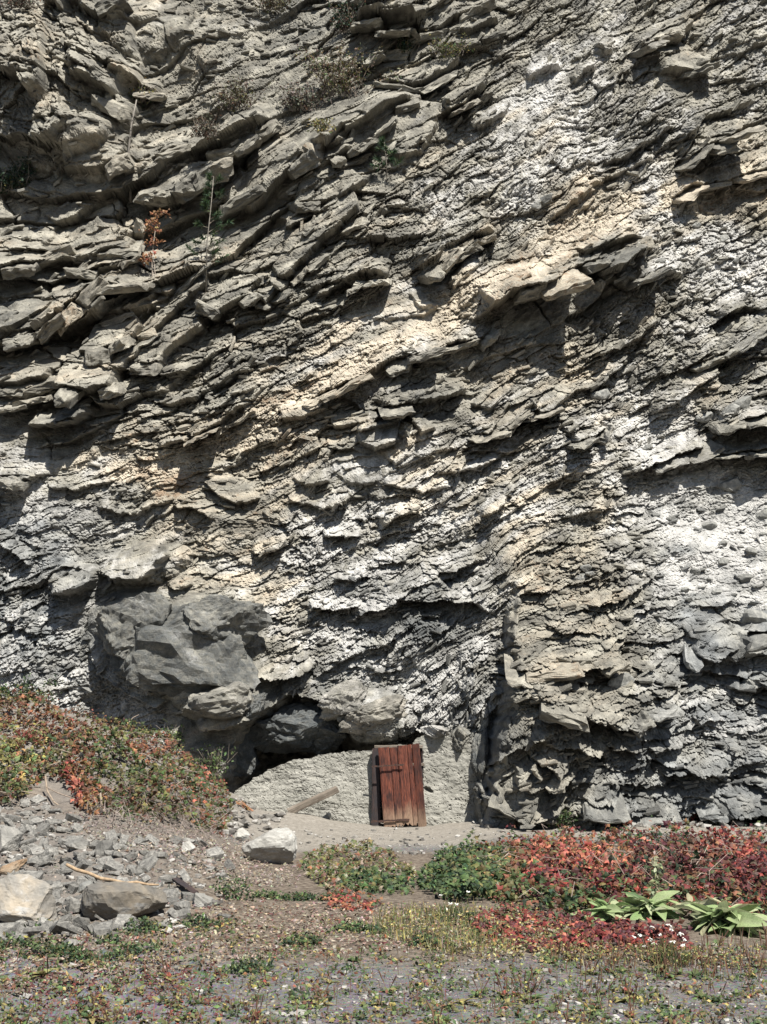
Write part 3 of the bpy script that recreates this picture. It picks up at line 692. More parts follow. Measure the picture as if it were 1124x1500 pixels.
# chips of rock standing proud of the face, too many and too small to count
HC = [hull(900 + k, (1, 0.62, 0.22), 2, 0.55) for k in range(14)]
nchip = 9500
ci = RNG.integers(0, na * nb_, 60000)
pr = (SHL.ravel()[ci] * 0.8 + BLK.ravel()[ci] * 0.25) * (~bay.ravel()[ci]) * (1 - 0.5 * WHT.ravel()[ci])
ci = ci[RNG.random(len(ci)) < pr][:nchip]
thf = up(theta).ravel(); CH = chaos.ravel()
vs, fs, ms, ss = [], [], [], []; off = 0
for i in ci:
    hv, hf = HC[random.randrange(14)]
    s_ = 0.03 + (0.15 - 0.06 * CH[i]) * random.random() ** 3.2
    a = thf[i] + random.gauss(0, 0.2 + 0.25 * CH[i])
    tilt = random.uniform(-0.15, 0.75)
    along = Vector((math.cos(a), random.gauss(0, 0.25), math.sin(a))).normalized()
    nrm = Vector((-math.sin(a) * 0.8, -math.sin(tilt), math.cos(a))).normalized()
    nrm = (nrm - along * nrm.dot(along)).normalized()
    out = nrm.cross(along)
    Mx = np.array([along[:], out[:], nrm[:]]) * s_ * random.uniform(0.8, 1.25)
    vs.append(hv @ Mx + V[i] + np.array([0, -0.2 * s_, 0])); fs.append(hf + off); off += len(hv)
    w_ = MIXW[i].copy(); w_[0] *= 0.45; w_[3] = np.clip(w_[3] + random.uniform(-.35, .35), 0, 1)
    ms.append(np.tile(w_, (len(hv), 1))); ss.append(np.tile(ST[i], (len(hv), 1)) + hv * 0.2)
chips = obj('rock_chips', mesh_np('rock_chips', np.concatenate(vs), np.concatenate(fs), {'mixw': np.concatenate(ms), 'st': np.concatenate(ss)}), M_ROCK, cliff)
tag(chips, kind='stuff')

# straight-edged slabs along the lips of the ledges
def slab_mesh(seed, dims, sub=4, rough=0.03):
    rn = random.Random(seed)
    pts = []
    for x in (-1, 1):
        for y in (-1, 1):
            for z in (-1, 1):
                pts.append((x * (1 - rn.random() * 0.4) * dims[0], y * (1 - rn.random() * 0.25) * dims[1], z * (1 - rn.random() * 0.5) * dims[2]))
    for k in range(4):
        u = rn.uniform(-.9, .9)
        pts.append((u * dims[0], -dims[1] * rn.uniform(.9, 1.15), rn.uniform(-1, 1) * dims[2]))
    pts.append((rn.uniform(-.5, .5) * dims[0], rn.uniform(-.3, .3) * dims[1], dims[2] * rn.uniform(1.0, 1.2)))
    bm = bmesh.new()
    for p in pts: bm.verts.new(p)
    bmesh.ops.convex_hull(bm, input=bm.verts)
    bmesh.ops.delete(bm, geom=[v for v in bm.verts if not v.link_faces], context='VERTS')
    bmesh.ops.triangulate(bm, faces=bm.faces)
    bmesh.ops.subdivide_edges(bm, edges=bm.edges, cuts=sub, use_grid_fill=True)
    bmesh.ops.triangulate(bm, faces=bm.faces)
    bm.verts.index_update()
    v = np.array([q.co[:] for q in bm.verts]); f = np.array([[q.index for q in p.verts] for p in bm.faces])
    bm.free()
    nz = fbm(v[:, 0] * 5 + v[:, 2] * 4 + seed, v[:, 1] * 5 - v[:, 2] * 3, seed, 4, 0.6)
    lay = np.floor(v[:, 2] / 0.055 + 0.6 * fbm(v[:, 0] * 2, v[:, 1] * 2, seed + 7, 2))
    v[:, 1] += 0.07 * (hsh(lay, np.floor(v[:, 0] * 2.2 + 0.5 * hsh(lay, lay * 0 + 2, seed)), seed) - 0.5)
    v = v * (1 + 0 * nz[:, None]); v[:, 2] += nz * rough * 1.5; v[:, 1] += rough * 2 * fbm(v[:, 0] * 6, v[:, 2] * 6 + seed, seed + 1, 3)
    return v, f
nsl = 0
def add_slab(px, py, ln, th, ang, dep, seed, fwd=0.1):
    global nsl
    i = on_cliff(px, py)
    if i is None or nsl >= 145: return
    nsl += 1
    s_ = V[i, 1] / FPX; rn = random.Random(seed)
    v, f = slab_mesh(seed, (ln / 2 * s_, dep, th / 2 * s_))
    along = Vector((math.cos(ang), rn.uniform(-.12, .12), math.sin(ang))).normalized()
    nrm = Vector((-math.sin(ang), -rn.uniform(.25, .6), math.cos(ang))); nrm = (nrm - along * nrm.dot(along)).normalized()
    out = nrm.cross(along)
    w3 = np.stack([v[:, 0] * along[k] + v[:, 1] * out[k] + v[:, 2] * nrm[k] for k in range(3)], -1) + V[i] + np.array([0, dep * 0.55 - fwd, 0])
    mw = np.tile(MIXW[i], (len(v), 1)); mw[:, 3] = rn.uniform(.3, .8); mw[:, 0] = mw[:, 0] * .6
    st = np.tile(ST[i], (len(v), 1)) + np.stack([v[:, 0], v[:, 2], v[:, 1]], -1)
    obj('rock_slab', mesh_np('rock_slab', w3, f, {'mixw': mw, 'st': st}), M_ROCK, cliff)
for k, (pl, h, wd) in enumerate(LED):
    for j in range(len(pl) - 1):
        (xa, ya), (xb, yb_) = pl[j], pl[j + 1]
        ln = math.hypot(xb - xa, yb_ - ya); mx, my = (xa + xb) / 2, (ya + yb_) / 2
        up_left = my < 690 - 0.93 * mx + 60
        if ln < 14 or mx < -10 or mx > 1130 or my > 1190 or my < 0: continue
        if not up_left and (h < .42 or (740 < my and mx < 740)): continue
        ang = math.atan2(-(yb_ - ya), xb - xa)
        if random.random() < .22 or (mx < 150 and my < 262): continue
        th = min(26, wd * (.42 if up_left else .28)) * random.uniform(.55, 1.2)
        add_slab(mx + random.uniform(-4, 4), my - th * .45, ln * random.uniform(1.15, 1.7), th, ang + random.gauss(0, .05), .55 + .35 * h, 1000 + 17 * k + j, .0 + .07 * h)

# rounded stones and loose blocks set in the face
COB = [boulder(50 + k, (1, 0.8, 0.62), 9, 3, 0.03) for k in range(6)]
COBM = []
for k, (cv, cf) in enumerate(COB):
    COBM.append(mesh_np('cobble', cv, cf, smooth=False))
cob = [(1039,771,13),(1071,712,18),(1119,753,12),(1101,807,9),(1058,823,9),(1092,846,11),(1108,857,6),(984,759,8),(1001,864,7),(1019,837,8),(1030,833,5),(1051,867,8),(859,832,8),(865,840,7),(852,846,10),
 (1110,905,22),(1105,946,24),(1106,999,17),(912,1000,17),(880,578,17),(1072,665,13),(1100,668,9),(948,658,8),(745,184,7),(735,225,5),(985,693,12),(965,690,8),(1085,800,5),(1060,795,7),(1075,870,5),(1010,880,5),
 (965,770,5),(975,800,4),(1040,850,4),(1115,780,5),(950,840,5),(1090,590,16),(1035,610,15),(1070,600,14),(880,72,13),(1060,350,10),(1025,395,9),(1080,380,6),(1020,330,8),(970,380,8),(835,400,16),(825,85,6),(800,290,13),(785,302,10)]
for k, (px, py, r) in enumerate(cob):
    i = on_cliff(px, py)
    if i is None: continue
    o = obj('cobble', COBM[k % 6], M_COBBLE, cliff)
    o.location = V[i] + np.array([0, 0.12 * r / 70, 0]); s_ = r / 62.0
    o.scale = (s_, s_ * 0.9, s_ * random.uniform(0.75, 1.0)); o.rotation_euler = (random.uniform(-.4, .4), -thf[i] * 0.7 + random.uniform(-.2, .2), random.uniform(-.4, .4))

# ============================================================ GROUND
def terr(x, y):
    x = np.asarray(x, float); y = np.asarray(y, float)
    d = np.clip(y - 12, -2, 14)
    s_ = sstep(-0.9 - 0.10 * d, -2.1 - 0.30 * d, x)
    z = s_ * (0.105 * np.clip(y - 11.3, 0, 6.2) + 0.33 * np.clip(y - 17.5, 0, 5.3))
    z = np.minimum(z, np.interp(x, [-9, -6.8, -5.9, -4.8, -3.6, -2], [2.5, 2.45, 2.1, 1.72, 1.45, 1.2]))
    z = z + 0.20 * sstep(0.6, 2.0, x) * sstep(12.0, 15.5, y) * sstep(23.0, 19.5, y) * (0.75 + 0.4 * vnoise(x / 1.3, y / 1.6, 61))
    z = z + np.interp(x, [-6, -4, -2.74, -1.78, -.22, .75, 1.65, 3, 9], [0, .15, .45, .33, .06, .02, .14, .08, .1]) * sstep(20.8, 24.3, y) * (0.9 + 0.2 * vnoise(x / 0.9, y / 0.9, 64))
    z = z + 0.035 * fbm(x / 1.7, y / 1.7, 62, 3) + (0.010 + 0.05 * s_) * fbm(x / 0.28, y / 0.28, 63, 3)
    return z

TX = np.arange(-13, 13.01, 0.05); TY = np.arange(5, 27.01, 0.05)
TG = terr(*np.meshgrid(TX, TY))
def terl(x, y):
    fx = np.clip((x + 13) / .05, 0, len(TX) - 2); fy = np.clip((y - 5) / .05, 0, len(TY) - 2)
    ix = fx.astype(int); iy = np.full(x.shape, fy).astype(int) if np.ndim(fy) == 0 else fy.astype(int)
    return TG[iy, ix]
def G(px, py):
    """where the line of sight through a point of the frame meets the ground"""
    px = np.atleast_1d(np.asarray(px, float)); py = np.atleast_1d(np.asarray(py, float))
    res = np.full(px.shape, np.nan)
    live = np.arange(len(px))
    for y in np.arange(6.0, 25.2, 0.05):
        z = CAMZ + (HOR - py[live]) / FPX * y
        hit = terl((px[live] - 562) / FPX * y, y) >= z
        res[live[hit]] = y; live = live[~hit]
        if not len(live): break
    res = np.where(np.isnan(res), 25.0, res)
    x = (px - 562) / FPX * res
    return np.stack([x, res, terl(x, res)], -1)

def g1(px, py): return Vector(G(px, py)[0])

gx = np.concatenate([[-90, -50, -30, -20, -15, -12], np.arange(-10, 10.001, 0.055), [12, 15, 20, 30, 50, 90]])
gy = np.concatenate([[-60, -30, -15, -6, 0, 3], np.arange(5.0, 26.001, 0.06), [28, 32, 40, 60]])
GX, GY = np.meshgrid(gx, gy)
GZ = terr(GX, GY)
GZ = GZ - np.where(GY > 26.5, 1.0, 0)
ii = np.arange(GX.size).reshape(GX.shape)
gq = np.stack([ii[:-1, :-1], ii[:-1, 1:], ii[1:, 1:], ii[1:, :-1]], -1).reshape(-1, 4)
lit = sstep(7.6, 11.0, GY + 0.9 * fbm(GX / 1.5, GY / 1.5, 65, 3) - 0.35 * np.clip(-GX, 0, 2)) * sstep(20.5, 17.5, GY)        # leaf litter / humus
soil = sstep(18.5, 21.0, GY + 1.2 * vnoise(GX / 2, GY / 2, 66))
scr = sstep(-1.6, -2.8, GX) * sstep(11.0, 12.2, GY)
gm = np.stack([lit, soil, scr, np.ones_like(lit)], -1).reshape(-1, 4)
def ground_material():
    g = NG('gravel_ground')
    w = g.sep(g.attr('mixw')); co = g.objco()
    n1 = g.noise(co, 1.3, 5); n2 = g.noise(co, 14.0, 5, 0.65); n3 = g.noise(co, 90.0, 3, 0.7)
    v = g.voro(co, 55.0, 'F1', 'Color')
    grav = g.mix(g.ramp(n2, 0.3, 0.7), c4(0.085, 0.080, 0.075), c4(0.155, 0.146, 0.136))
    grav = g.mix(0.35, grav, g.scale(v, 0.2))
    hum = g.mix(g.ramp(n2, 0.35, 0.65), c4(0.07, 0.053, 0.040), c4(0.17, 0.14, 0.108))
    soil_ = g.mix(g.ramp(n2, 0.3, 0.7), c4(0.165, 0.147, 0.122), c4(0.25, 0.228, 0.195))
    b = g.mix(g.ramp(g.math('ADD', w[0], g.math('MULTIPLY', g.math('SUBTRACT', n2, 0.5), 1.2)), 0.25, 0.8), grav, hum)
    b = g.mix(w[1], b, soil_)
    b = g.mix(g.math('MULTIPLY', w[2], g.ramp(n1, 0.3, 0.6, 0.25, 0.8)), b, c4(0.15, 0.135, 0.12))
    b = g.scale(b, g.ramp(n3, 0.25, 0.75, 0.6, 1.35, False))
    return g.done(b, g.bump(n3, 0.6, 0.012, g.bump(n2, 0.5, 0.04)))
M_GROUND = ground_material()
ground = obj('ground', mesh_np('ground', np.stack([GX, GY, GZ], -1).reshape(-1, 3), gq, {'mixw': gm}, True), M_GROUND)
tag(ground, 'grey gravel ground rising into a bank of earth and scree at left', kind='structure')

# ============================================================ OVERHANGING ROCKS (parts of the cliff)
def cliff_block(name, px, py, w, h, y, seed, rot=0.0, dark=0.3, tan=0.2, wh=0.1, dep=0.8, cuts=16):
    s_ = y / FPX
    v, f = boulder(seed, (w / 2 * s_, dep, h / 2 * s_), cuts, 5, 0.075)
    c = np.array(world(px, py, y))
    cr, sr = math.cos(R(rot)), math.sin(R(rot))
    v = np.stack([v[:, 0] * cr - v[:, 2] * sr, v[:, 1], v[:, 0] * sr + v[:, 2] * cr], -1) + c
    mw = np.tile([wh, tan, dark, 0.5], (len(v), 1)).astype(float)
    mw[:, 0] += 0.25 * fbm(v[:, 0] * 2, v[:, 2] * 2, seed, 3)
    st = np.stack([v[:, 0], v[:, 2] * 0.33, v[:, 1]], -1)
    return obj(name, mesh_np(name, v, f, {'mixw': np.clip(mw, 0, 1), 'st': st}), M_ROCK, cliff)
cliff_block('bulging_rock', 258, 952, 276, 190, 24.85, 346, -6, .68, .05, .12, 1.0, 30)
cliff_block('bulging_rock', 194, 925, 132, 110, 24.85, 321, 20, .6, .0, .14, .8, 18)
cliff_block('bulging_rock', 318, 915, 150, 90, 24.75, 322, 8, .62, .0, .12, .8, 18)
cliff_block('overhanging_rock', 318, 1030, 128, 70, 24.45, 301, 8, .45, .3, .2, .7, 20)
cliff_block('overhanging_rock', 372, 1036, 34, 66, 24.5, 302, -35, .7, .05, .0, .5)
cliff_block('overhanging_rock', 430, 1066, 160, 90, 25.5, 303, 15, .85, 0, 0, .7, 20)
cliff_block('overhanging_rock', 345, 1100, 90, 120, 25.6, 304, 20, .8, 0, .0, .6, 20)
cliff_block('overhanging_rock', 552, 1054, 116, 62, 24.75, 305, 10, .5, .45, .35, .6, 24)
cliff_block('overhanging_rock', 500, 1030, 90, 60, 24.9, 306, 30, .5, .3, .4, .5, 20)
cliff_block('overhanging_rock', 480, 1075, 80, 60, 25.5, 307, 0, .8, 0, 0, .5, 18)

cliff_block('overhanging_rock', 704, 1112, 34, 90, 24.5, 308, -12, .7, .0, .15, .5, 18)
cliff_block('overhanging_rock', 712, 1170, 36, 80, 24.2, 309, 6, .6, .1, .1, .5, 18)
cliff_block('overhanging_rock', 672, 1082, 40, 36, 24.6, 310, -30, .5, .1, .3, .4, 18)
cliff_block('overhanging_rock', 640, 1072, 46, 20, 24.5, 311, -8, .2, .2, .6, .3, 18)

# ============================================================ MUD WALL WITH DOORWAY
WY = 24.45
wpx, wpy = np.meshgrid(np.arange(322, 714, 1.2), np.arange(1072, 1236, 1.2))
jx = wpx + 2.2 * fbm(wpx / 18, wpy / 18, 401, 3); jy = wpy + 2.6 * fbm(wpx / 16, wpy / 16, 402, 4, 0.6)
OUT = [(322,1240),(330,1186),(346,1158),(372,1140),(392,1128),(430,1113),(480,1104),(522,1100),(546,1097),(546,1094),(604,1091),(610,1081),(632,1072),(660,1078),(690,1090),(708,1114),(710,1150),(712,1240)]
inn = inpoly(jx, jy, OUT) & ~((wpx > 547 + 0.6 * vnoise(wpy / 5, wpy * 0, 403)) & (wpx < 619.5 + 1.4 * vnoise(wpy / 6, wpy * 0 + 3, 404)) & (wpy > 1099))
f1, f2, q1, q2, q3, dx, dy, _, _ = worley(wpx / 19 + 0.9 * fbm(wpx / 16, wpy / 16, 405, 3), wpy / 8 + 0.25 * wpx / 13 + 0.9 * fbm(wpx / 16, wpy / 16, 406, 3), 407)
leftm = sstep(560, 520, wpx)
rel = 0.012 * fbm(wpx / 22, wpy / 9, 413, 3) + 0.05 * fbm(wpx / 60, wpy / 60, 408, 3) + (0.006 + 0.008 * leftm) * (q1 - 0.5) - 0.012 * leftm * (dy * 0.8) - (0.018 * sstep(0.12, 0.0, f2 - f1)) * (0.15 + 0.85 * leftm) + 0.007 * fbm(wpx / 5, wpy / 5, 409, 3)
g1_, g2_, *_r = worley(wpx / 34 + 0.5 * fbm(wpx / 14, wpy / 14, 410, 3), wpy / 24 + 0.5 * fbm(wpx / 14, wpy / 14, 411, 3), 412)
rel -= 0.03 * sstep(0.035, 0.0, g2_ - g1_) * (wpx > 560)
hole = np.maximum(0, 1 - ((wpx - 628) / 7.0) ** 2 - ((wpy - 1157 - (wpx - 628) * 0.4) / 4.0) ** 2)
rel -= 0.12 * hole ** 0.5
wy_ = WY - rel - 0.10 * sstep(1120, 1220, wpy)
wv = np.stack([(wpx - 562) / FPX * WY, wy_, CAMZ + (HOR - wpy) / FPX * WY], -1).reshape(-1, 3)
wi = np.arange(wpx.size).reshape(wpx.shape)
wq = np.stack([wi[:-1, :-1], wi[1:, :-1], wi[1:, 1:], wi[:-1, 1:]], -1).reshape(-1, 4)
wq = wq[inn.reshape(-1)[wq].all(1)]
def skirted(name, v, q, back):
    u, inv = np.unique(q, return_inverse=True); inv = inv.reshape(q.shape)
    v = v[u]
    ed = np.concatenate([inv[:, [0, 1]], inv[:, [1, 2]], inv[:, [2, 3]], inv[:, [3, 0]]])
    es = np.sort(ed, 1); code = es[:, 0].astype(np.int64) * len(u) + es[:, 1]
    _, first, cnt = np.unique(code, return_index=True, return_counts=True)
    be = ed[first[cnt == 1]]; bu, bi = np.unique(be, return_inverse=True); bi = bi.reshape(be.shape); n = len(u)
    v = np.concatenate([v, v[bu] + np.array([0, back, 0])])
    return mesh_np(name, v, np.concatenate([inv, np.stack([be[:, 1], be[:, 0], n + bi[:, 0], n + bi[:, 1]], -1)]))
def mud_material():
    g = NG('mud_plaster'); co = g.objco()
    n1 = g.noise(co, 2.5, 5); n2 = g.noise(co, 18.0, 6, 0.65); n3 = g.noise(co, 70.0, 4, 0.7)
    b = g.mix(g.ramp(n1, 0.35, 0.65), c4(0.21, 0.203, 0.176), c4(0.27, 0.26, 0.228))
    b = g.mix(g.ramp(n2, 0.55, 0.75), b, c4(0.38, 0.365, 0.325))
    b = g.scale(b, g.ramp(n3, 0.25, 0.75, 0.75, 1.2, False))
    return g.done(b, g.bump(n3, 0.5, 0.012, g.bump(n2, 0.5, 0.03)))
mw_ = obj('mud_wall', skirted('mud_wall', wv, wq, 0.4), mud_material())
tag(mw_, 'cracked pale grey mud wall around the door under the rock overhang', 'wall')

# ============================================================ DOOR
def wood_material(name, a, b, c, sc=1.0, rough=0.8, bleach=None):
    g = NG(name); co = g.objco()
    oi = g.n.new('ShaderNodeObjectInfo').outputs['Random']
    ad = g.n.new('ShaderNodeVectorMath'); ad.operation = 'ADD'; g.l.new(co, ad.inputs[0])
    cb_ = g.n.new('ShaderNodeCombineXYZ'); g.l.new(g.math('MULTIPLY', oi, 9.0), cb_.inputs[0]); g.l.new(g.math('MULTIPLY', oi, 7.0), cb_.inputs[2]); g.l.new(cb_.outputs[0], ad.inputs[1])
    v = ad.outputs[0]
    n1 = g.noise(g.mapv(v, (1, 1, 0.07)), 60.0 * sc, 5, 0.65, 0.4); n2 = g.noise(g.mapv(v, (1, 1, 0.35)), 6.0 * sc, 5, 0.65); n3 = g.noise(g.mapv(v, (1, 1, 0.1)), 160.0 * sc, 3)
    base = g.mix(g.ramp(n1, 0.35, 0.65), a, b)
    base = g.mix(g.ramp(n2, 0.42, 0.68), base, c)
    if bleach is not None:
        z = g.n.new('ShaderNodeSeparateXYZ'); g.l.new(co, z.inputs[0])
        base = g.mix(g.ramp(g.math('ADD', z.outputs[2], g.math('MULTIPLY', g.math('SUBTRACT', n2, 0.5), 0.9)), 0.52, 0.05), base, bleach)
    base = g.scale(base, g.ramp(n3, 0.3, 0.7, 0.7, 1.2, False))
    base = g.scale(base, g.ramp(oi, 0, 1, 0.75, 1.15, False))
    g.p.inputs['Roughness'].default_value = rough
    return g.done(base, g.bump(n1, 0.6, 0.006))
M_RED = wood_material('red_brown_wood', c4(0.042, 0.014, 0.010), c4(0.155, 0.047, 0.027), c4(0.024, 0.013, 0.012), 1.0, 0.6, c4(0.21, 0.14, 0.095))
M_DARKW = wood_material('dark_weathered_wood', c4(0.022, 0.018, 0.018), c4(0.06, 0.038, 0.033), c4(0.03, 0.026, 0.028))
M_GREYW = wood_material('grey_weathered_wood', c4(0.15, 0.122, 0.095), c4(0.27, 0.232, 0.188), c4(0.11, 0.088, 0.068), 0.8)
def iron_material():
    g = NG('rusty_iron'); n = g.noise(g.objco(), 60.0, 4)
    g.p.inputs['Metallic'].default_value = 0.4; g.p.inputs['Roughness'].default_value = 0.65
    return g.done(g.mix(g.ramp(n, 0.4, 0.65), c4(0.035, 0.028, 0.027), c4(0.12, 0.06, 0.04)), g.bump(n, 0.4, 0.004))
M_IRON = iron_material()

def plank_mesh(name, w0, w1, h, t, seed, ragged=0.0, lean=0.0, n=26, m=8):
    """board standing on z = 0: width w0 at the bottom, w1 at the top, uneven edges, ragged lower end"""
    rn = random.Random(seed)
    V_, F_ = [], []
    ph = rn.random() * 9
    for k in range(n + 1):
        z = k / n
        wv_ = (w0 + (w1 - w0) * z) / 2
        e1 = 0.002 * math.sin(z * 9 + ph) + rn.uniform(-.0015, .0015); e2 = 0.002 * math.sin(z * 7 + ph * 2) + rn.uniform(-.0015, .0015)
        for j in range(m + 1):
            u = -1 + 2 * j / m
            x = u * wv_ + (e1 if u < 0 else e2) + lean * z * h
            zz = z * h
            if k < 3 and ragged:
                zz += ragged * (1 - k / 3) * (0.35 + 0.65 * abs(math.sin(j * 2.3 + seed))) * rn.uniform(0.3, 1)
            if k == n: zz += rn.uniform(-.006, .006)
            ed = min(1 - abs(u), 0.12) / 0.12
            V_.append((x, -t / 2 - 0.0 + (1 - ed) * 0.008 + rn.uniform(-.0015, .0015), zz))
    nf = len(V_)
    for k in range(n + 1):
        for j in range(m + 1):
            x, y, z = V_[k * (m + 1) + j]; V_.append((x, t / 2, z))
    c = lambda k, j, s_: s_ * nf + k * (m + 1) + j
    for k in range(n):
        for j in range(m):
            F_.append((c(k, j, 0), c(k, j + 1, 0), c(k + 1, j + 1, 0), c(k + 1, j, 0))); F_.append((c(k, j, 1), c(k + 1, j, 1), c(k + 1, j + 1, 1), c(k, j + 1, 1)))
        F_.append((c(k, 0, 0), c(k + 1, 0, 0), c(k + 1, 0, 1), c(k, 0, 1))); F_.append((c(k, m, 0), c(k, m, 1), c(k + 1, m, 1), c(k + 1, m, 0)))
    for j in range(m):
        F_.append((c(0, j, 0), c(0, j, 1), c(0, j + 1, 1), c(0, j + 1, 0))); F_.append((c(n, j, 0), c(n, j + 1, 0), c(n, j + 1, 1), c(n, j, 1)))
    return mesh_np(name, V_, F_)

DY = WY - 0.36
p0 = Vector(world(563, 1215, DY))
door = empty('plank_door', p0)
door.rotation_euler = (R(-2.0), R(-4.6), R(-5))
tag(door, 'weathered red-brown wooden plank door hanging askew in the mud wall', 'door')
sc_ = DY / FPX
xs = 0.0; planks = []
for k, (w0, w1, h, rg, dz) in enumerate([(17.5,17,120,.05,0.02),(11,10.5,119,.08,0.01),(15.5,14.5,120.5,.12,0.0),(7,6.5,121,.16,-0.02),(12.5,11.5,121.5,.05,-0.03)]):
    w0 *= sc_ * 0.985; w1 *= sc_ * 0.96
    pk = obj('plank', plank_mesh('plank', w0, w1, h * sc_ - dz, 0.035, 70 + k, rg, -0.002 * k), M_RED, door)
    pk.location = (xs + w0 / 2, -0.006 * (k % 2), dz)
    planks.append((xs, xs + w0, pk)); xs += w0 + 0.0005
def strap(px0, py0, px1, py1, th=2.6):
    b = MB()
    a = Vector(world(px0, py0, DY - 0.045)); e = Vector(world(px1, py1, DY - 0.075))
    d = e - a; n = 10
    V_, F_ = [], []
    for k in range(n + 1):
        q = a + d * (k / n); w_ = th * sc_ * (1.0 - 0.35 * k / n) / 2 * (1.7 if k == n - 1 else 1)
        q.z += 0.006 * math.sin(k * 1.9)
        for (yy, zz) in ((-.006, -w_), (-.006, w_), (.008, w_), (.008, -w_)): V_.append((q.x, q.y + yy, q.z + zz))
    for k in range(n):
        for j in range(4):
            j2 = (j + 1) % 4
            F_.append((k * 4 + j, k * 4 + j2, (k + 1) * 4 + j2)); F_.append((k * 4 + j, (k + 1) * 4 + j2, (k + 1) * 4 + j))
    F_ += [(0, 2, 1), (0, 3, 2), (n * 4, n * 4 + 1, n * 4 + 2), (n * 4, n * 4 + 2, n * 4 + 3)]
    bpy.context.view_layer.update()
    inv = np.array(door.matrix_world.inverted())
    Vw = np.hstack([np.array(V_), np.ones((len(V_), 1))]) @ inv.T
    return obj('hinge_strap', mesh_np('hinge_strap', Vw[:, :3], F_), M_IRON, door)
strap(545, 1123, 592, 1120); strap(544, 1203.5, 600, 1200.5, 3.2)
ball = boulder(5, (0.009, 0.006, 0.009), 4, 2, 0.0)
nail_me = mesh_np('nail', *ball)
for (x, z) in [(0.62,1.28),(0.66,1.18),(0.6,1.02),(0.66,0.8),(0.58,0.62),(0.64,0.45),(0.1,1.2),(0.3,1.19),(0.45,1.17),(0.36,0.9),(0.2,0.55)]:
    pk = next((p for a_, b_, p in planks if a_ <= x < b_), planks[-1][2])
    nl = obj('nail', nail_me, M_IRON, pk); nl.location = (x - pk.location.x, -0.02, z - pk.location.z)

fr = empty('door_frame', world(551, 1212, WY - 0.12))
tag(fr, 'dark weathered timber frame post left of the red-brown door', 'door frame')
obj('post', plank_mesh('post', 13.5 * sc_, 10.5 * sc_, 117 * sc_, 0.14, 88), M_DARKW, fr)
ln_ = obj('lintel', plank_mesh('lintel', 0.06, 0.06, 0.92, 0.12, 91), M_GREYW, fr); ln_.rotation_euler = (0, R(90), 0); ln_.location = (-0.03, 0.06, 117 * sc_ + 0.03)
cb2 = obj('crosspiece', plank_mesh('crosspiece', 0.055, 0.055, 0.30, 0.05, 92), M_GREYW, fr); cb2.rotation_euler = (0, R(90), 0); cb2.location = (0.62, 0.06, (1212 - 1119) * sc_)
ps = obj('post', plank_mesh('post', 0.03, 0.03, 116 * sc_, 0.10, 93), M_DARKW, fr); ps.location = (68.5 * sc_, 0.12, 0)

# ============================================================ TIMBER AND STICKS
def beam(name, a, b, w, t, mat, label, cat, seed, roll=0.0):
    a = Vector(a); b = Vector(b)
    o = obj(name, plank_mesh(name, w, w * 0.92, (b - a).length, t, seed, 0.02), mat)
    o.location = a
    o.rotation_euler = (b - a).to_track_quat('Z', 'Y').to_euler()
    o.rotation_euler.rotate_axis('Z', roll)
    return tag(o, label, cat)
ft = g1(424, 1189)
beam('wooden_beam', world(422, 1190, 23.9), world(495, 1156, 24.0), 0.125, 0.11, M_GREYW, 'grey weathered beam propped against the mud wall left of the door', 'beam', 61, 0.3)
bp = g1(252, 1318)
beam('charred_board', g1(256, 1299) + Vector((0, 0, 0.08)), g1(287, 1315) + Vector((0, 0, .03)), 0.07, 0.03, M_DARKW, 'short dark board lying among stones right of the tan boulder', 'board', 62, 0.2)

# ============================================================ BOULDERS AND SCREE
def put_boulder(px, py, w, h, seed, mat, label, rz=0.0, tilt=0.0, dep=0.8, cuts=13, sub=5, name='boulder', up_=0.36, cat='boulder', flat=1.0):
    """px,py: foot of the stone in the frame, w,h: its size there"""
    b = g1(px, py); s_ = b.y / FPX
    v, f = boulder(seed, (w / 2 * s_, w / 2 * s_ * dep, h / 2 * s_), cuts, sub, 0.03, flat)
    o = obj(name, mesh_np(name, v, f), mat)
    o.location = b + Vector((0, w / 2 * s_ * dep * 0.55, h * s_ * up_)); o.rotation_euler = (0, tilt, rz)
    return tag(o, label, cat)
put_boulder(392, 1266, 84, 62, 21, M_PALE, 'pale cream boulder below the leaning beam', 0.1, -0.12)
put_boulder(178, 1352, 124, 84, 22, M_TAN, 'large tan and grey boulder under the orange branch', 0.2, 0.05, 0.7)
put_boulder(18, 1362, 132, 92, 23, M_TAN, 'big grey-tan boulder cut off by the left edge of the photo', -0.2, 0.1, 0.8)
put_boulder(8, 1250, 44, 44, 24, M_STONE, 'grey angular boulder at the left edge above the orange slab', 0.4, 0.2)
put_boulder(112, 1250, 40, 26, 25, M_STONE, 'flat grey rock in the scree below the vine bank', 0.3, 0.1)
put_boulder(12, 1286, 54, 26, 26, stone_material('orange_slab', c4(0.26, 0.17, 0.10), c4(0.29, 0.23, 0.165)), 'orange-tan stone slab tilted up at the left edge', 0.2, -0.45)
put_boulder(152, 1258, 26, 34, 27, M_STONE, 'upright pale rock in the scree right of the flat grey rock', 0.1, 0.2)
put_boulder(276, 1250, 22, 19, 28, M_PALE, 'small white rock under the vine bank', 0.2)
put_boulder(352, 1232, 26, 22, 29, M_PALE, 'small pale rock just behind the cream boulder', 0.5, -0.2)
put_boulder(122, 1312, 28, 22, 30, M_COBBLE, 'dark slate rock left of the orange branch', 0.3, -0.5)
put_boulder(30, 1371, 38, 17, 31, M_STONE, 'flat pale rock in front of the big left boulder', 0.2)
put_boulder(62, 1366, 28, 20, 32, M_PALE, 'pale rock wedged between the two large left boulders', 0.6, 0.2)
put_boulder(108, 1390, 34, 14, 33, M_STONE, 'flat pale rock on the gravel below the tan boulder', 0.1)
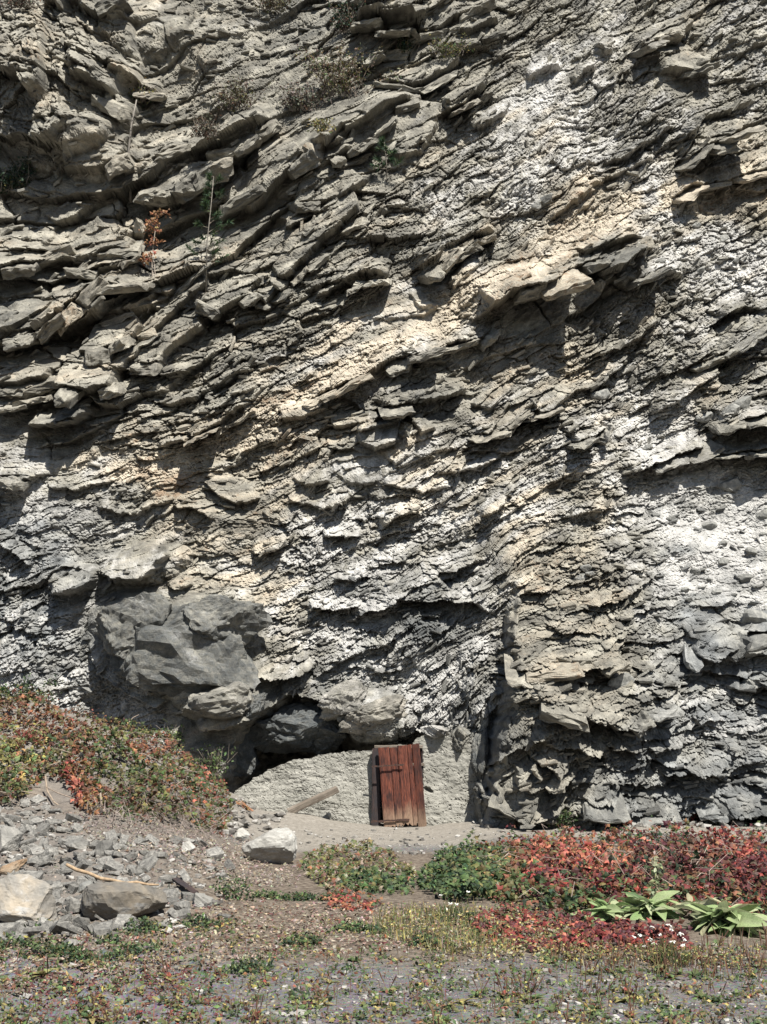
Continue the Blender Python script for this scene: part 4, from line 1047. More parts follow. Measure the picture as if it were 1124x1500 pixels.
put_boulder(437, 1494, 32, 15, 34, M_PALE, 'flat white stone on the gravel at the bottom edge', 0.2, 0.1, 0.7, 10, 4, 'boulder', 0.2)
put_boulder(809, 1443, 14, 11, 35, M_STONE, 'round grey stone alone on the gravel at right', 0.2, 0, 0.8, 6, 4)
put_boulder(296, 1330, 36, 24, 36, M_PALE, 'pale angular rock right of the tan boulder', 0.4, 0.15)
put_boulder(268, 1340, 30, 20, 37, M_STONE, 'grey rock touching the right end of the tan boulder', 0.1, 0.1)
put_boulder(250, 1318, 28, 18, 38, M_STONE, 'grey rock behind the dark board', 0.3, -0.1)
put_boulder(945, 1240, 40, 12, 39, M_PALE, 'long flat pale stone half buried in the red vine', 0.1, 0.0, 0.5)

stick = MB()
sp = []
yb = g1(178, 1352).y
for k, (px, py) in enumerate([(97,1266),(112,1274),(130,1279),(148,1287),(165,1289),(184,1294),(200,1292),(218,1296),(233,1296)]):
    sp.append(Vector(world(px, py, yb + 0.04 + 0.02 * k)))
stick.tube(sp, [.015,.018,.016,.017,.014,.015,.013,.012,.008], (0.30, 0.215, 0.135, 1), 8)
tag(obj('branch', stick.mesh('branch', True), M_BARK), 'crooked orange-tan bare branch lying across the tan boulder', 'branch')
sb = MB(); root = g1(368, 1190)
for k in range(9):
    a = Vector((random.uniform(-.12, .1), random.uniform(-.1, .1), 0.02)); d = Vector((random.uniform(-.32, -.1), random.uniform(-.1, .1), random.uniform(.1, .22)))
    sb.tube([a, a + d * .5 + Vector((0, 0, .02)), a + d], [.012, .010, .006], (0.28, 0.16 + random.uniform(-.04, .04), 0.08, 1), 5)
tag(obj('twig_bundle', sb.mesh('twig_bundle'), M_BARK, None, root), 'small bundle of brown broken twigs beside the mud wall', 'twigs')

def sample_poly(poly, n, rng=RNG):
    P = np.array(poly, float); out = []
    while sum(len(o) for o in out) < n:
        q = rng.random((n * 3, 2)) * (P.max(0) - P.min(0)) + P.min(0)
        out.append(q[inpoly(q[:, 0], q[:, 1], poly)])
    return np.concatenate(out)[:n]

SCREE = [(-240,1190),(-70,1185),(40,1165),(90,1195),(150,1222),(230,1232),(320,1240),(345,1275),(335,1345),(250,1366),(100,1375),(-70,1390),(-240,1395)]
SH = [hull(700 + k, (1, 0.75, 0.36), 5, 0.45) for k in range(12)]
SHM = [mesh_np('scree_stone', v, f) for v, f in SH]
pp = sample_poly(SCREE, 6200)
pp = pp[RNG.random(len(pp)) < np.clip(1.15 - pp[:, 0] / 330, 0.12, 1)]
gp = G(pp[:, 0], pp[:, 1])
sz = 0.014 + 0.115 * RNG.random(len(pp)) ** 4.5
od = np.argsort(-sz * FPX / gp[:, 1] * (pp[:, 0] > -15))
for i in od[:300]:
    o = obj('scree_stone', SHM[i % 12], M_STONE)
    o.location = gp[i] + np.array([0, 0, sz[i] * random.uniform(-.1, .3)]); o.scale = (sz[i], sz[i] * random.uniform(.6, 1.1), sz[i] * random.uniform(.6, 1.5))
    o.rotation_euler = (random.gauss(0, .5), random.gauss(0, .4), random.uniform(0, 6.28))
    tag(o, 'loose grey angular scree stone on the bank below the vines', 'stone', 'loose scree stones on the left bank')
def stone_pile(name, pos, size, mat, parent=None, hs=SH, flat=0.3):
    vs, fs = [], []; off = 0
    for i in range(len(pos)):
        v, f = hs[random.randrange(len(hs))]
        e = Matrix.Rotation(random.uniform(0, 6.28), 3, 'Z') @ Matrix.Rotation(random.gauss(0, flat), 3, 'X') @ Matrix.Rotation(random.gauss(0, flat), 3, 'Y')
        vs.append(v @ np.array(e).T * size[i] + pos[i] + np.array([0, 0, size[i] * 0.2])); fs.append(f + off); off += len(v)
    return obj(name, mesh_np(name, np.concatenate(vs), np.concatenate(fs)), mat, parent)
def rubble_material(name, a, b, c):
    g = NG(name); co = g.objco()
    v = g.voro(co, 9.0, 'F1', 'Color'); s_ = g.sep(v); n = g.noise(co, 40.0, 4)
    b_ = g.mix(g.ramp(s_[0], 0, 1), a, b); b_ = g.mix(g.ramp(s_[1], 0.75, 0.85), b_, c)
    return g.done(g.scale(b_, g.ramp(n, .25, .75, .7, 1.25, False)), g.bump(n, .4, .01))
M_RUB = rubble_material('scree_rubble', c4(0.09, 0.083, 0.075), c4(0.235, 0.22, 0.195), c4(0.32, 0.305, 0.28))
r_ = stone_pile('scree_rubble', gp[od[300:]], np.clip(sz[od[300:]], 0.014, 0.05), M_RUB)
tag(r_, 'fine grey rubble between the scree stones on the left bank', 'rubble', kind='stuff')
HS2 = [hull(760 + k, (1, .8, .5), 1, .4) for k in range(6)]
gpx = np.concatenate([sample_poly([(-60,1350),(1180,1390),(1180,1510),(-60,1510)], 3600), sample_poly([(330,1215),(700,1215),(1180,1205),(1180,1222),(760,1225),(640,1260),(430,1240)], 700)])
gpos = G(gpx[:, 0], gpx[:, 1]); gs = 0.004 + 0.022 * RNG.random(len(gpos)) ** 5
gs = gs * np.where(gpos[:, 1] > 18, 2.2, 1)
tag(stone_pile('gravel', gpos, gs, M_RUB, None, HS2), 'scattered grey pebbles on the gravel in the foreground', 'gravel', kind='stuff')
# crumbled rock at the foot of the cliff
bpx = np.concatenate([sample_poly([(690,1196),(1180,1192),(1180,1212),(690,1216)], 500), sample_poly([(320,1165),(420,1185),(420,1215),(330,1235)], 160)])
bpos = G(bpx[:, 0], bpx[:, 1]); bs = 0.02 + 0.11 * RNG.random(len(bpos)) ** 4
tag(stone_pile('fallen_rubble', bpos, bs, M_RUB), 'crumbled rock debris along the foot of the cliff', 'rubble', kind='stuff')

# ============================================================ LEAVES
LT = np.array([(0, 0, 0), (.30, -.5, -.10), (.52, -.20, 0), (1, 0, -.16), (.52, .20, 0), (.30, .5, -.10), (.42, 0, .06)]); LF = np.array([(6, 0, 1), (6, 1, 2), (6, 2, 3), (6, 3, 4), (6, 4, 5), (6, 5, 0)])
LO = np.array([(0, 0, 0), (.45, -.28, -.05), (1, 0, -.12), (.45, .28, -.05), (.45, 0, .03)]); LOF = np.array([(4, 0, 1), (4, 1, 2), (4, 2, 3), (4, 3, 0)])
def leaves(name, pos, size, cols, nrm=(0, -.45, .85), spread=.5, tpl=(LT, LF), mat=None, parent=None, rng=RNG):
    n = len(pos); tv, tf = tpl
    N = np.array(nrm) + rng.standard_normal((n, 3)) * spread; N /= np.linalg.norm(N, axis=1, keepdims=True)
    A = rng.standard_normal((n, 3)) + np.array([0, -.4, -.4]); A -= N * (A * N).sum(1, keepdims=True); A /= np.linalg.norm(A, axis=1, keepdims=True)
    B = np.cross(N, A)
    Vv = pos[:, None, :] + (tv[None, :, 0:1] * A[:, None, :] + tv[None, :, 1:2] * B[:, None, :] + tv[None, :, 2:3] * N[:, None, :]) * size[:, None, None]
    Ff = tf[None] + (np.arange(n) * len(tv))[:, None, None]
    C = np.repeat(np.hstack([cols, np.ones((n, 1))]), len(tv), 0)
    return obj(name, mesh_np(name, Vv.reshape(-1, 3), Ff.reshape(-1, 3), {'Col': C}), mat or M_LEAF, parent)
RED=(.215,.048,.038); SCAR=(.35,.12,.08); MAR=(.085,.026,.028); ORA=(.225,.105,.05); GRN=(.062,.092,.034); DGR=(.028,.05,.025); OLI=(.125,.115,.045); YEL=(.30,.25,.09); BRN=(.10,.062,.042); BEI=(.27,.235,.17); LGR=(.125,.17,.065); PGR=(.25,.28,.16); RBR=(.17,.072,.045)
def palette(n, items, jitter=.25, rng=RNG):
    cs = np.array([c for c, w in items]); ws = np.array([w for c, w in items], float)
    if ws.ndim == 1: k = rng.choice(len(cs), n, p=ws / ws.sum())
    return np.clip(cs[k] * (1 + jitter * rng.standard_normal((n, 1))) * (1 + .08 * rng.standard_normal((n, 3))), .01, .9)
def zoned(px, py, zones, base, jit=.25):
    """zones: (x, y, radius, palette); nearest dominant zone by noisy distance"""
    n = len(px); out = palette(n, base, jit)
    for x, y, rx, ry, pal in zones:
        d = ((px - x) / rx) ** 2 + ((py - y) / ry) ** 2 + .35 * RNG.standard_normal(n)
        m = d < 1
        if m.any(): out[m] = palette(int(m.sum()), pal, jit)
    return out
def patchy(cols, px, py, sx=16, sy=9, amp=.4, seed=530):
    f = 1 + amp * fbm(px / sx, py / sy, seed, 3)
    return np.clip(cols * np.clip(f, .35, 1.7)[:, None], .008, .9)
def canopy(px, py, hmax, seed, sc=0.7):
    p = G(px, py)
    h = hmax * np.clip(.55 + .6 * fbm(p[:, 0] / sc, p[:, 1] / sc, seed, 3), .12, 1.2)
    p[:, 2] += h * RNG.random(len(p)) ** .45
    return p
def stems(name, poly, n, hmax, col, parent, ln=.5, rad=.006):
    b = MB(); q = sample_poly(poly, n); p = G(q[:, 0], q[:, 1])
    for i in range(n):
        a = Vector(p[i]) + Vector((0, 0, hmax * random.random())); d = Vector((random.gauss(0, 1), random.gauss(0, .7), random.gauss(-.1, .35))).normalized() * ln * random.uniform(.4, 1.2)
        m_ = a + d * .5 + Vector((random.gauss(0, .05), random.gauss(0, .05), random.uniform(0, .12)))
        b.tube([a, m_, a + d], [rad, rad, rad * .6], tuple(np.array(col) * random.uniform(.6, 1.3)) + (1,), 4)
    return tag(obj(name, b.mesh(name), M_BARK, parent), kind='stuff')

LP = [(-360,1000),(-90,1003),(0,1012),(50,1033),(110,1056),(180,1072),(262,1086),(296,1112),(330,1150),(340,1205),(330,1228),(300,1222),(262,1215),(215,1212),(160,1204),(128,1206),(112,1190),(98,1160),(70,1146),(45,1165),(20,1190),(-90,1196),(-360,1196)]
q = sample_poly(LP, 26000)
den_ = fbm(q[:, 0] / 22, q[:, 1] / 22, 501, 3)
q = q[den_ > -.62 - .4 * (q[:, 1] < 1130)]
vp = canopy(q[:, 0], q[:, 1], .42, 502)
cols = zoned(q[:, 0], q[:, 1] - 8, [(60,1060,90,30,[(BRN,2),(RBR,3),(ORA,2),(OLI,2)]),(25,1110,40,45,[(YEL,2),(OLI,3),(LGR,2),(ORA,1)]),(105,1165,16,30,[(SCAR,3),(RED,4),(ORA,1)]),(130,1195,18,16,[(ORA,4),(YEL,1),(RBR,2)]),
   (140,1135,40,35,[(ORA,3),(RBR,2),(OLI,1)]),(190,1130,60,40,[(OLI,4),(GRN,4),(BRN,1)]),(225,1105,40,14,[(ORA,2),(RBR,3),(OLI,1)]),(305,1165,28,40,[(RBR,2),(SCAR,1),(GRN,3),(OLI,2)]),(40,1085,30,14,[(RED,1),(RBR,2),(OLI,1)])],
   [(OLI,5),(GRN,3.5),(BRN,4),(RBR,2),(ORA,.7),(YEL,.25)], .35)
vn = tag(empty('creeper_vine', g1(150, 1200)), 'olive and orange creeper vine covering the bank at left', 'vine')
lo_ = Vector(vn.location)
def rel_(p, e): return p - np.array(e.location)
leaves('foliage', rel_(vp, vn), .03 + .085 * RNG.random(len(vp)) ** 1.5, patchy(cols * .88, q[:, 0], q[:, 1], 18, 10, .5), spread=.65, parent=vn)
s1 = stems('stems', LP, 150, .2, (.24, .19, .15), vn, .55, .007); s1.location = -lo_
# dead stems and dry litter hanging on the lower edge of the bank
DL = [(180,1165),(260,1160),(330,1200),(320,1245),(240,1240),(150,1225),(120,1190)]
s2 = stems('dry_stems', DL, 420, .22, (.22, .18, .155), vn, .28, .004); s2.location = -lo_
for (px, py) in [(128,1175),(150,1190),(70,1165)]:
    a = g1(px, py) + Vector((0, -.12, .25)); gt = MB(); gt.tube([a, a + Vector((.05, -.1, -.2)), a + Vector((.2, -.3, -.35)), a + Vector((.32, -.35, -.42))], [.016, .014, .012, .008], (.25, .2, .15, 1), 6); obj('stem', gt.mesh('stem'), M_BARK, vn).location = -lo_


RP = [(700,1252),(760,1232),(850,1226),(960,1222),(1060,1222),(1200,1220),(1200,1350),(1120,1345),(1000,1338),(900,1345),(820,1345),(745,1330),(700,1310)]
q = sample_poly(RP, 15000)
q = q[fbm(q[:, 0] / 26, q[:, 1] / 13, 511, 3) > -.42 + .5 * sstep(1255, 1222, q[:, 1])]
vp = canopy(q[:, 0], q[:, 1], .30, 512, .45)
PR = [(RED,2.6),(SCAR,4),(ORA,2.8),(MAR,1.3),(RBR,2.5),(OLI,1.5),(GRN,.8)]; PM = [(MAR,4),(RED,1.5),(RBR,3),(DGR,2),(OLI,1.5),(GRN,1.5)]; PG = [(GRN,4),(DGR,2),(OLI,2),(RBR,1)]
cols = zoned(q[:, 0], q[:, 1] - 12, [(720,1300,45,28,[(GRN,3),(OLI,3),(ORA,1),(RBR,1)]),(745,1260,40,22,[(ORA,2),(OLI,2),(GRN,1),(RBR,1)]),(860,1255,105,26,PR),(840,1300,70,22,PM+[(RED,3)]),(820,1325,70,14,PG),(990,1270,70,34,[(MAR,3),(BRN,3),(DGR,2),(RBR,2)]),
   (1070,1240,60,18,[(RED,2),(MAR,3),(ORA,1),(RBR,2)]),(1095,1280,40,30,[(MAR,4),(RED,1.5),(BRN,2)]),(1090,1255,18,10,[(SCAR,3),(RED,2)])], [(MAR,3.5),(RED,1.3),(RBR,3),(ORA,1),(GRN,2.4),(DGR,1.8),(OLI,1.6)], .3)
vr = tag(empty('creeper_vine', g1(900, 1300)), 'red and maroon creeper vine spread over the ground at right', 'vine')
leaves('foliage', rel_(vp, vr), .028 + .08 * RNG.random(len(vp)) ** 1.4, patchy(cols, q[:, 0], q[:, 1], 20, 10, .45), spread=.65, parent=vr)
s1 = stems('stems', RP, 140, .2, (.30, .24, .2), vr, .5, .004); s1.location = -vr.location

LR = [(690,1356),(740,1340),(830,1350),(900,1362),(1000,1368),(1015,1392),(900,1396),(800,1400),(740,1390),(700,1378)]
q = sample_poly(LR, 3000); q = q[fbm(q[:, 0] / 20, q[:, 1] / 10, 513, 3) > -.3]
vp = canopy(q[:, 0], q[:, 1], .14, 514, .4)
vl = tag(empty('creeper_vine', g1(850, 1380)), 'low crimson creeper patch in front of the green rosettes', 'vine')
leaves('foliage', rel_(vp, vl), .03 + .04 * RNG.random(len(vp)), zoned(q[:, 0], q[:, 1], [(960,1380,60,18,[(MAR,4),(RED,2),(RBR,1)])], [(RED,3),(MAR,4),(RBR,2),(GRN,1),(SCAR,1)], .3), parent=vl)

GP_ = [(612,1300),(640,1272),(690,1250),(738,1256),(735,1316),(690,1326),(640,1318)]
q = sample_poly(GP_, 2600); vp = canopy(q[:, 0], q[:, 1], .3, 515, .5)
vg = tag(empty('creeper_vine', g1(670, 1305)), 'green creeper mound left of the red vine', 'vine')
leaves('foliage', rel_(vp, vg), .04 + .055 * RNG.random(len(vp)), palette(len(vp), [(GRN,5),(DGR,3),(OLI,1.5),(LGR,1)], .3), parent=vg)
OP = [(436,1275),(468,1246),(520,1238),(566,1250),(612,1284),(604,1312),(540,1314),(480,1306)]
q = sample_poly(OP, 3000); q = q[fbm(q[:, 0] / 18, q[:, 1] / 9, 517, 3) > -.35]; vp = canopy(q[:, 0], q[:, 1], .16, 516, .5)
vo = tag(empty('creeper_vine', g1(530, 1300)), 'faded olive and beige creeper patch below the door', 'vine')
leaves('foliage', rel_(vp, vo), .035 + .05 * RNG.random(len(vp)), zoned(q[:, 0], q[:, 1], [(560,1300,60,14,[(GRN,4),(DGR,2),(OLI,1)])], [(OLI,4),(GRN,2),(BEI,1.5),(BRN,1),(RBR,.7)], .3), parent=vo)
q = sample_poly([(468,1318),(520,1308),(560,1324),(548,1340),(490,1334)], 240); vp = canopy(q[:, 0], q[:, 1], .1, 518, .4)
vs_ = tag(empty('creeper_vine', g1(515, 1325)), 'small scarlet creeper sprig on the ground left of the green mound', 'vine')
leaves('foliage', rel_(vp, vs_), .03 + .04 * RNG.random(len(vp)), palette(len(vp), PR, .3), parent=vs_)

# ============================================================ ROSETTE PLANTS
def big_leaf(length, width, droop, seed):
    rn = random.Random(seed); V_, F_ = [], []; n, m = 9, 4
    for k in range(n + 1):
        u = k / n; w_ = width * (math.sin(math.pi * (u ** .8) * .97 + .04)) * .5 + .004
        for j in range(-2, 3):
            v = j / 2
            V_.append((u * length, v * w_ + .01 * math.sin(u * 5 + seed), -droop * length * u ** 2.2 + .35 * w_ * abs(v) + .012 * math.sin(u * 14 + j + seed)))
    for k in range(n):
        for j in range(m):
            a = k * (m + 1) + j; F_.append((a, a + m + 1, a + m + 2, a + 1))
    return np.array(V_), np.array(F_)
BL = [big_leaf(1, .30 + .06 * (k % 3), .1 + .16 * (k % 4), k) for k in range(8)]
BLM = {}
def bl_mesh(k, col):
    if (k, col) not in BLM:
        v, f = BL[k]; c = np.tile(np.array(col + (1,)), (len(v), 1)); mid = np.abs(v[:, 1]) < .02; c[mid, :3] = c[mid, :3] * .6 + np.array([.3, .32, .2]) * .4
        BLM[(k, col)] = mesh_np('leaf', v, f, {'Col': c}, True)
    return BLM[(k, col)]
def rosette(px, py, n, ln, label, seed, cols, flat=1.0):
    rn = random.Random(seed); e = tag(empty('broadleaf_rosette', g1(px, py)), label, 'plant')
    for k in range(n):
        o = obj('leaf', bl_mesh(rn.randrange(8), rn.choice(cols)), M_LEAF, e)
        t = k / n; s_ = ln * rn.uniform(.55, 1.2) * (1 - .35 * t)
        o.scale = (s_, s_, s_); o.rotation_euler = (rn.gauss(0, .5), -(0.0 + 0.45 * t * flat) + rn.gauss(0, .2), k * 2.39996 + rn.gauss(0, .2)); o.location = (rn.gauss(0, .06), rn.gauss(0, .05), .02 + .12 * t)
    return e
LC = [(.23,.31,.13),(.29,.36,.17),(.17,.25,.095),(.35,.39,.22)]; OC = LC + [(.40,.38,.23)]
rosette(1062, 1362, 84, .42, 'large pale green broadleaf rosette at the right edge of the vine', 1, OC)
rosette(1016, 1345, 26, .32, 'wilted yellow-green rosette just left of the largest one', 2, [(.32,.29,.18),(.26,.28,.165)], .6)
rosette(950, 1345, 44, .34, 'green broadleaf rosette in the middle of the row under the pale flower stalk', 3, LC + [(.07,.12,.045)])
rosette(890, 1350, 36, .28, 'smaller green rosette at the left end of the broadleaf row', 4, LC)
rosette(965, 1318, 9, .24, 'dark green rosette tucked behind the middle broadleaf plant', 5, [(.07,.115,.045),(.11,.16,.06)])
mu = tag(empty('flower_stalk', g1(963, 1335)), 'pale withered flower stalk standing in the red vine', 'plant')
b = MB(); b.tube([(0, 0, 0), (-.01, 0, .25), (-.03, 0, .52)], [.012, .012, .006], (.3, .3, .16, 1), 6); obj('stalk', b.mesh('stalk'), M_BARK, mu)
tp = np.stack([RNG.normal(-.02, .025, 90), RNG.normal(0, .025, 90), RNG.uniform(.12, .54, 90)], -1)
leaves('foliage', tp, .04 + .04 * RNG.random(90), palette(90, [(PGR,3),(BEI,2)], .2), (0, -.8, .4), .8, (LO, LOF), None, mu)

# ============================================================ WEEDS AND GROUND COVER
def weed_proto(seed, cl, cs, nl, ns, hh):
    rn = random.Random(seed); pos = []; b = MB()
    e = empty('broadleaf_weed', (0, -50, 0))
    v, f = BL[seed % 8]
    for k in range(nl):
        a = k * 2.4 + rn.random(); s_ = rn.uniform(.05, .11); el = rn.uniform(.05, .9)
        Rm = np.array(Matrix.Rotation(a, 3, 'Z') @ Matrix.Rotation(-el, 3, 'Y')); sv = v * np.array([s_, s_ * 1.15, s_])
        b.add(sv @ Rm.T, np.concatenate([f[:, [0, 1, 2]], f[:, [0, 2, 3]]]), tuple(np.array(rn.choice(cl)) * rn.uniform(.75, 1.2)) + (1,))
    obj('foliage', b.mesh('foliage', True), M_LEAF, e)
    if ns:
        b2 = MB()
        for k in range(ns):
            x, y = rn.gauss(0, .035), rn.gauss(0, .035); h = hh * rn.uniform(.5, 1.1); lx, ly = rn.gauss(0, .04), rn.gauss(0, .04)
            b2.tube([(x, y, 0), (x + lx * .5, y + ly * .5, h * .5), (x + lx, y + ly, h)], [.0022, .0022, .002], cs + (1,), 4)
            b2.tube([(x + lx * .5, y + ly * .5, h * .5), (x + lx * .8, y + ly * .8, h * .8), (x + lx, y + ly, h)], [.003, .005, .003], tuple(np.array(cs) * .8) + (1,), 5)
        obj('stalks', b2.mesh('stalks'), M_BARK, e)
    return e
def copy_thing(o, loc, rz, s_):
    c = o.copy(); COL.objects.link(c); c.location = loc; c.rotation_euler = (0, 0, rz); c.scale = (s_,) * 3
    for ch in o.children:
        d = ch.copy(); COL.objects.link(d); d.parent = c
    return c
WG = [(.085,.125,.05),(.12,.155,.06),(.065,.10,.04)]; WY_ = [(.21,.20,.08),(.26,.22,.09),(.15,.17,.07)]; SCOL = (.12,.065,.042)
WP = [weed_proto(1, WG, SCOL, 9, 2, .15), weed_proto(2, WY_, SCOL, 8, 2, .13), weed_proto(3, WG + WY_, SCOL, 10, 0, .1), weed_proto(4, WG, SCOL, 7, 4, .17), weed_proto(5, WY_ + [(.28,.07,.05)], SCOL, 9, 3, .14)]
WN = ['green leafy weed with brown seed stalks on the gravel', 'yellowing leafy weed with brown seed stalks on the gravel', 'low leafy weed without stalks on the gravel', 'tall-stalked green weed growing on the gravel', 'reddish-yellow weed with brown stalks on the gravel']
used = [0] * 5
wq_ = np.concatenate([sample_poly([(-30,1400),(330,1385),(700,1395),(820,1420),(1150,1400),(1150,1520),(-30,1520)], 60), sample_poly([(1000,1385),(1140,1380),(1140,1440),(1010,1440)], 16), sample_poly([(780,1405),(1000,1405),(1010,1445),(860,1430)], 18), sample_poly([(830,1455),(960,1450),(930,1500),(840,1500)], 9), sample_poly([(690,1455),(780,1450),(780,1480),(700,1480)], 8)])
for i, p in enumerate(G(wq_[:, 0], wq_[:, 1])):
    k = random.choice([0, 1, 2, 2, 4]) if i < 60 else random.choice([0, 3, 3, 4, 4])
    s_ = random.uniform(.55, 1.1)
    if not used[k]:
        o = WP[k]; o.location = p; o.scale = (s_,) * 3; used[k] = 1
    else: o = copy_thing(WP[k], p, random.uniform(0, 6.28), s_)
    tag(o, WN[k], 'weed', 'leafy weeds on the gravel')

def tuft_mesh(seed, n, h, r, cols, w=.006, lean=.9):
    rn = np.random.default_rng(seed)
    a = rn.random(n) * 6.283; rr = r * np.sqrt(rn.random(n)); base = np.stack([rr * np.cos(a), rr * np.sin(a) * .7, np.zeros(n)], -1)
    d = np.stack([np.cos(a) * lean * rn.random(n), np.sin(a) * lean * rn.random(n), .5 + rn.random(n) * .7], -1) + rn.normal(0, .25, (n, 3)); L_ = h * (.5 + .7 * rn.random(n)) * (1.15 - .5 * rr / r)
    d = d / np.linalg.norm(d, axis=1, keepdims=True); d[:, 2] = np.abs(d[:, 2])
    sd2 = np.cross(d, rn.normal(0, 1, (n, 3))); sd2 /= np.linalg.norm(sd2, axis=1, keepdims=True); sd2 *= w
    mid = base + d * (L_ * .55)[:, None]; tip = base + d * L_[:, None] - np.array([0, 0, 1]) * (L_ * .12)[:, None]
    Vv = np.stack([base - sd2 * .5, base + sd2 * .5, mid + sd2, mid - sd2, tip], 1).reshape(-1, 3); o5 = (np.arange(n) * 5)[:, None]
    Ff = np.concatenate([o5 + np.array([[0, 1, 2]]), o5 + np.array([[0, 2, 3]]), o5 + np.array([[3, 2, 4]])])
    C = np.repeat(np.hstack([palette(n, cols, .3, rn), np.ones((n, 1))]), 5, 0)
    return mesh_np('tuft', Vv, Ff, {'Col': C})
TUFT = [(212,1368,.33,'bright green feathery tuft at the foot of the tan boulder'),(302,1362,.30,'green feathery tuft right of the tan boulder'),(12,1392,.34,'green tuft below the big left boulder'),(75,1400,.26,'green tuft left of the flat pale rock'),(345,1318,.26,'tall dark green plant below the cream boulder'),
 (395,1316,.24,'dark green low plant left of the strip of greenery'),(440,1318,.26,'dark green strip of weeds under the olive creeper'),(485,1318,.2,'dark green tuft next to the scarlet sprig'),(528,1366,.28,'green tuft alone in the middle of the litter'),(442,1386,.22,'small green tuft left of the middle tuft'),
 (170,1385,.22,'green tuft between flat rock and tan boulder'),(185,1400,.3,'grey-green tuft below the tan boulder foot'),(360,1425,.24,'sparse green tuft on the gravel below the litter'),(110,1410,.26,'sparse green tuft at lower left'),(625,1385,.2,'small green tuft below the green mound'),
 (680,1350,.24,'green tuft between the green mound and the crimson patch'),(745,1345,.2,'green tuft under the left end of the red vine'),(70,1362,.16,'green sprig between the two left boulders')]
for k, (px, py, r, lb) in enumerate(TUFT):
    tall = 'tall' in lb
    n = int(1500 * r); hh = .26 if tall else .09
    an = RNG.random(n) * 6.283; rr = r * .62 * np.sqrt(RNG.random(n)) * (1 + .5 * vnoise(an * 1.3, an * 0 + k, 90 + k)); P = np.stack([rr * np.cos(an) * 1.2, rr * np.sin(an) * .8, hh * RNG.random(n) * np.clip(1.2 - rr / r, .2, 1)], -1)
    c0 = g1(px, py); P[:, 2] += terl(P[:, 0] + c0.x, P[:, 1] + c0.y) - c0.z
    o = leaves('green_tuft', P, .016 + .034 * RNG.random(n), palette(n, [(GRN,4),(DGR,4),(LGR,1.2),(OLI,1)], .35), (0, -.3, .8), .75, (LO, LOF)); o.location = c0
    tag(o, lb, 'plant')
FL = [(960,1402,'white daisy-like flowers blooming at the right end of the gravel edge'),(660,1345,'small white flowers by the crimson patch'),(985,1415,'few white flowers right of the larger white clump')]
for k, (px, py, lb) in enumerate(FL):
    e = tag(empty('white_flowers', g1(px, py)), lb, 'flowers'); n = [10, 5, 4][k]
    obj('stalks', tuft_mesh(60 + k, 160, .2, .14, [(GRN,3),(OLI,3)], .003, .5), M_LEAF, e)
    P = np.stack([RNG.normal(0, .1, n * 7), RNG.normal(0, .08, n * 7), RNG.uniform(.08, .24, n * 7)], -1); P = np.repeat(P[:n], 7, 0) + RNG.normal(0, .004, (n * 7, 3))
    leaves('blossom', P, np.full(len(P), .02), np.tile((.78, .77, .70), (len(P), 1)), (0, -.6, .8), .35, (LO, LOF), None, e)

def cover(name, poly, n, cols, s0, s1, label, seed, thr, hz=.03, tpl=(LO, LOF), nrm=(0, -.3, .9), spread=.35, fx=30, fy=12, pals=None):
    q = sample_poly(poly, n); q = q[fbm(q[:, 0] / fx, q[:, 1] / fy, seed, 3) > thr]; p = G(q[:, 0], q[:, 1]); p[:, 2] += hz * RNG.random(len(p)) + .004
    cc = palette(len(p), cols, .3)
    if pals:
        z = fbm(q[:, 0] / 45 + 3, q[:, 1] / 14, seed + 50, 3)
        for lo, hi, pl_ in pals:
            m = (z > lo) & (z <= hi) & (RNG.random(len(p)) < .8)
            if m.any(): cc[m] = palette(int(m.sum()), pl_, .3)
    o = leaves(name, p, s0 + (s1 - s0) * RNG.random(len(p)) ** 1.6, patchy(cc, q[:, 0], q[:, 1], 14, 6, .3), nrm, spread, tpl)
    return tag(o, label, 'ground cover', kind='stuff')
cover('ground_cover', [(-40,1372),(330,1350),(700,1345),(1000,1395),(1180,1375),(1180,1515),(-40,1515)], 27000, [(OLI,3.5),(LGR,2.6),(YEL,1.2),(GRN,6),(ORA,.3),(BEI,.3),(BRN,2.2),(RBR,1)], 0.012, .052, 'small yellow and green leaves scattered over the gravel', 521, .0, .05, (LO, LOF), (0, -.35, .8), .6, 60, 16, [(-9, -.25, [(GRN,5),(DGR,2),(LGR,2)]), (.22, .5, [(YEL,3),(OLI,3),(LGR,1)]), (.5, 9, [(RBR,3),(MAR,2),(BRN,3),(OLI,1)])])
cover('red_ground_cover', [(20,1430),(330,1420),(330,1500),(60,1510)], 2600, [(MAR,4),(RED,1),(RBR,2),(BRN,1)], .018, .04, 'dark red low leaves on the gravel at lower left', 522, .05)
cover('yellow_ground_cover', [(560,1335),(760,1335),(900,1400),(1120,1400),(1120,1425),(700,1410),(560,1375)], 6000, [(YEL,3),(OLI,3),(BEI,2),(LGR,1),(RBR,1.5),(BRN,1)], .018, .04, 'yellowish grass and leaves along the edge of the vine', 523, -.35, .10)
cover('leaf_litter', [(-40,1395),(60,1375),(250,1360),(350,1300),(440,1320),(640,1330),(720,1390),(430,1400),(-40,1470)], 9000, [(BRN,3),(BEI,2.2),((.22,.16,.12),4),((.30,.25,.2),2),(MAR,.5)], .022, .055, 'brown dry leaf litter below the scree', 524, -.5, .02)
cover('ground_litter', [(-40,1395),(1180,1400),(1180,1515),(-40,1515)], 6000, [(BRN,3),((.17,.13,.10),3),(BEI,1),(OLI,2),(YEL,1)], .012, .035, 'small brown and yellow dead leaves on the gravel', 528, -.1, .008)
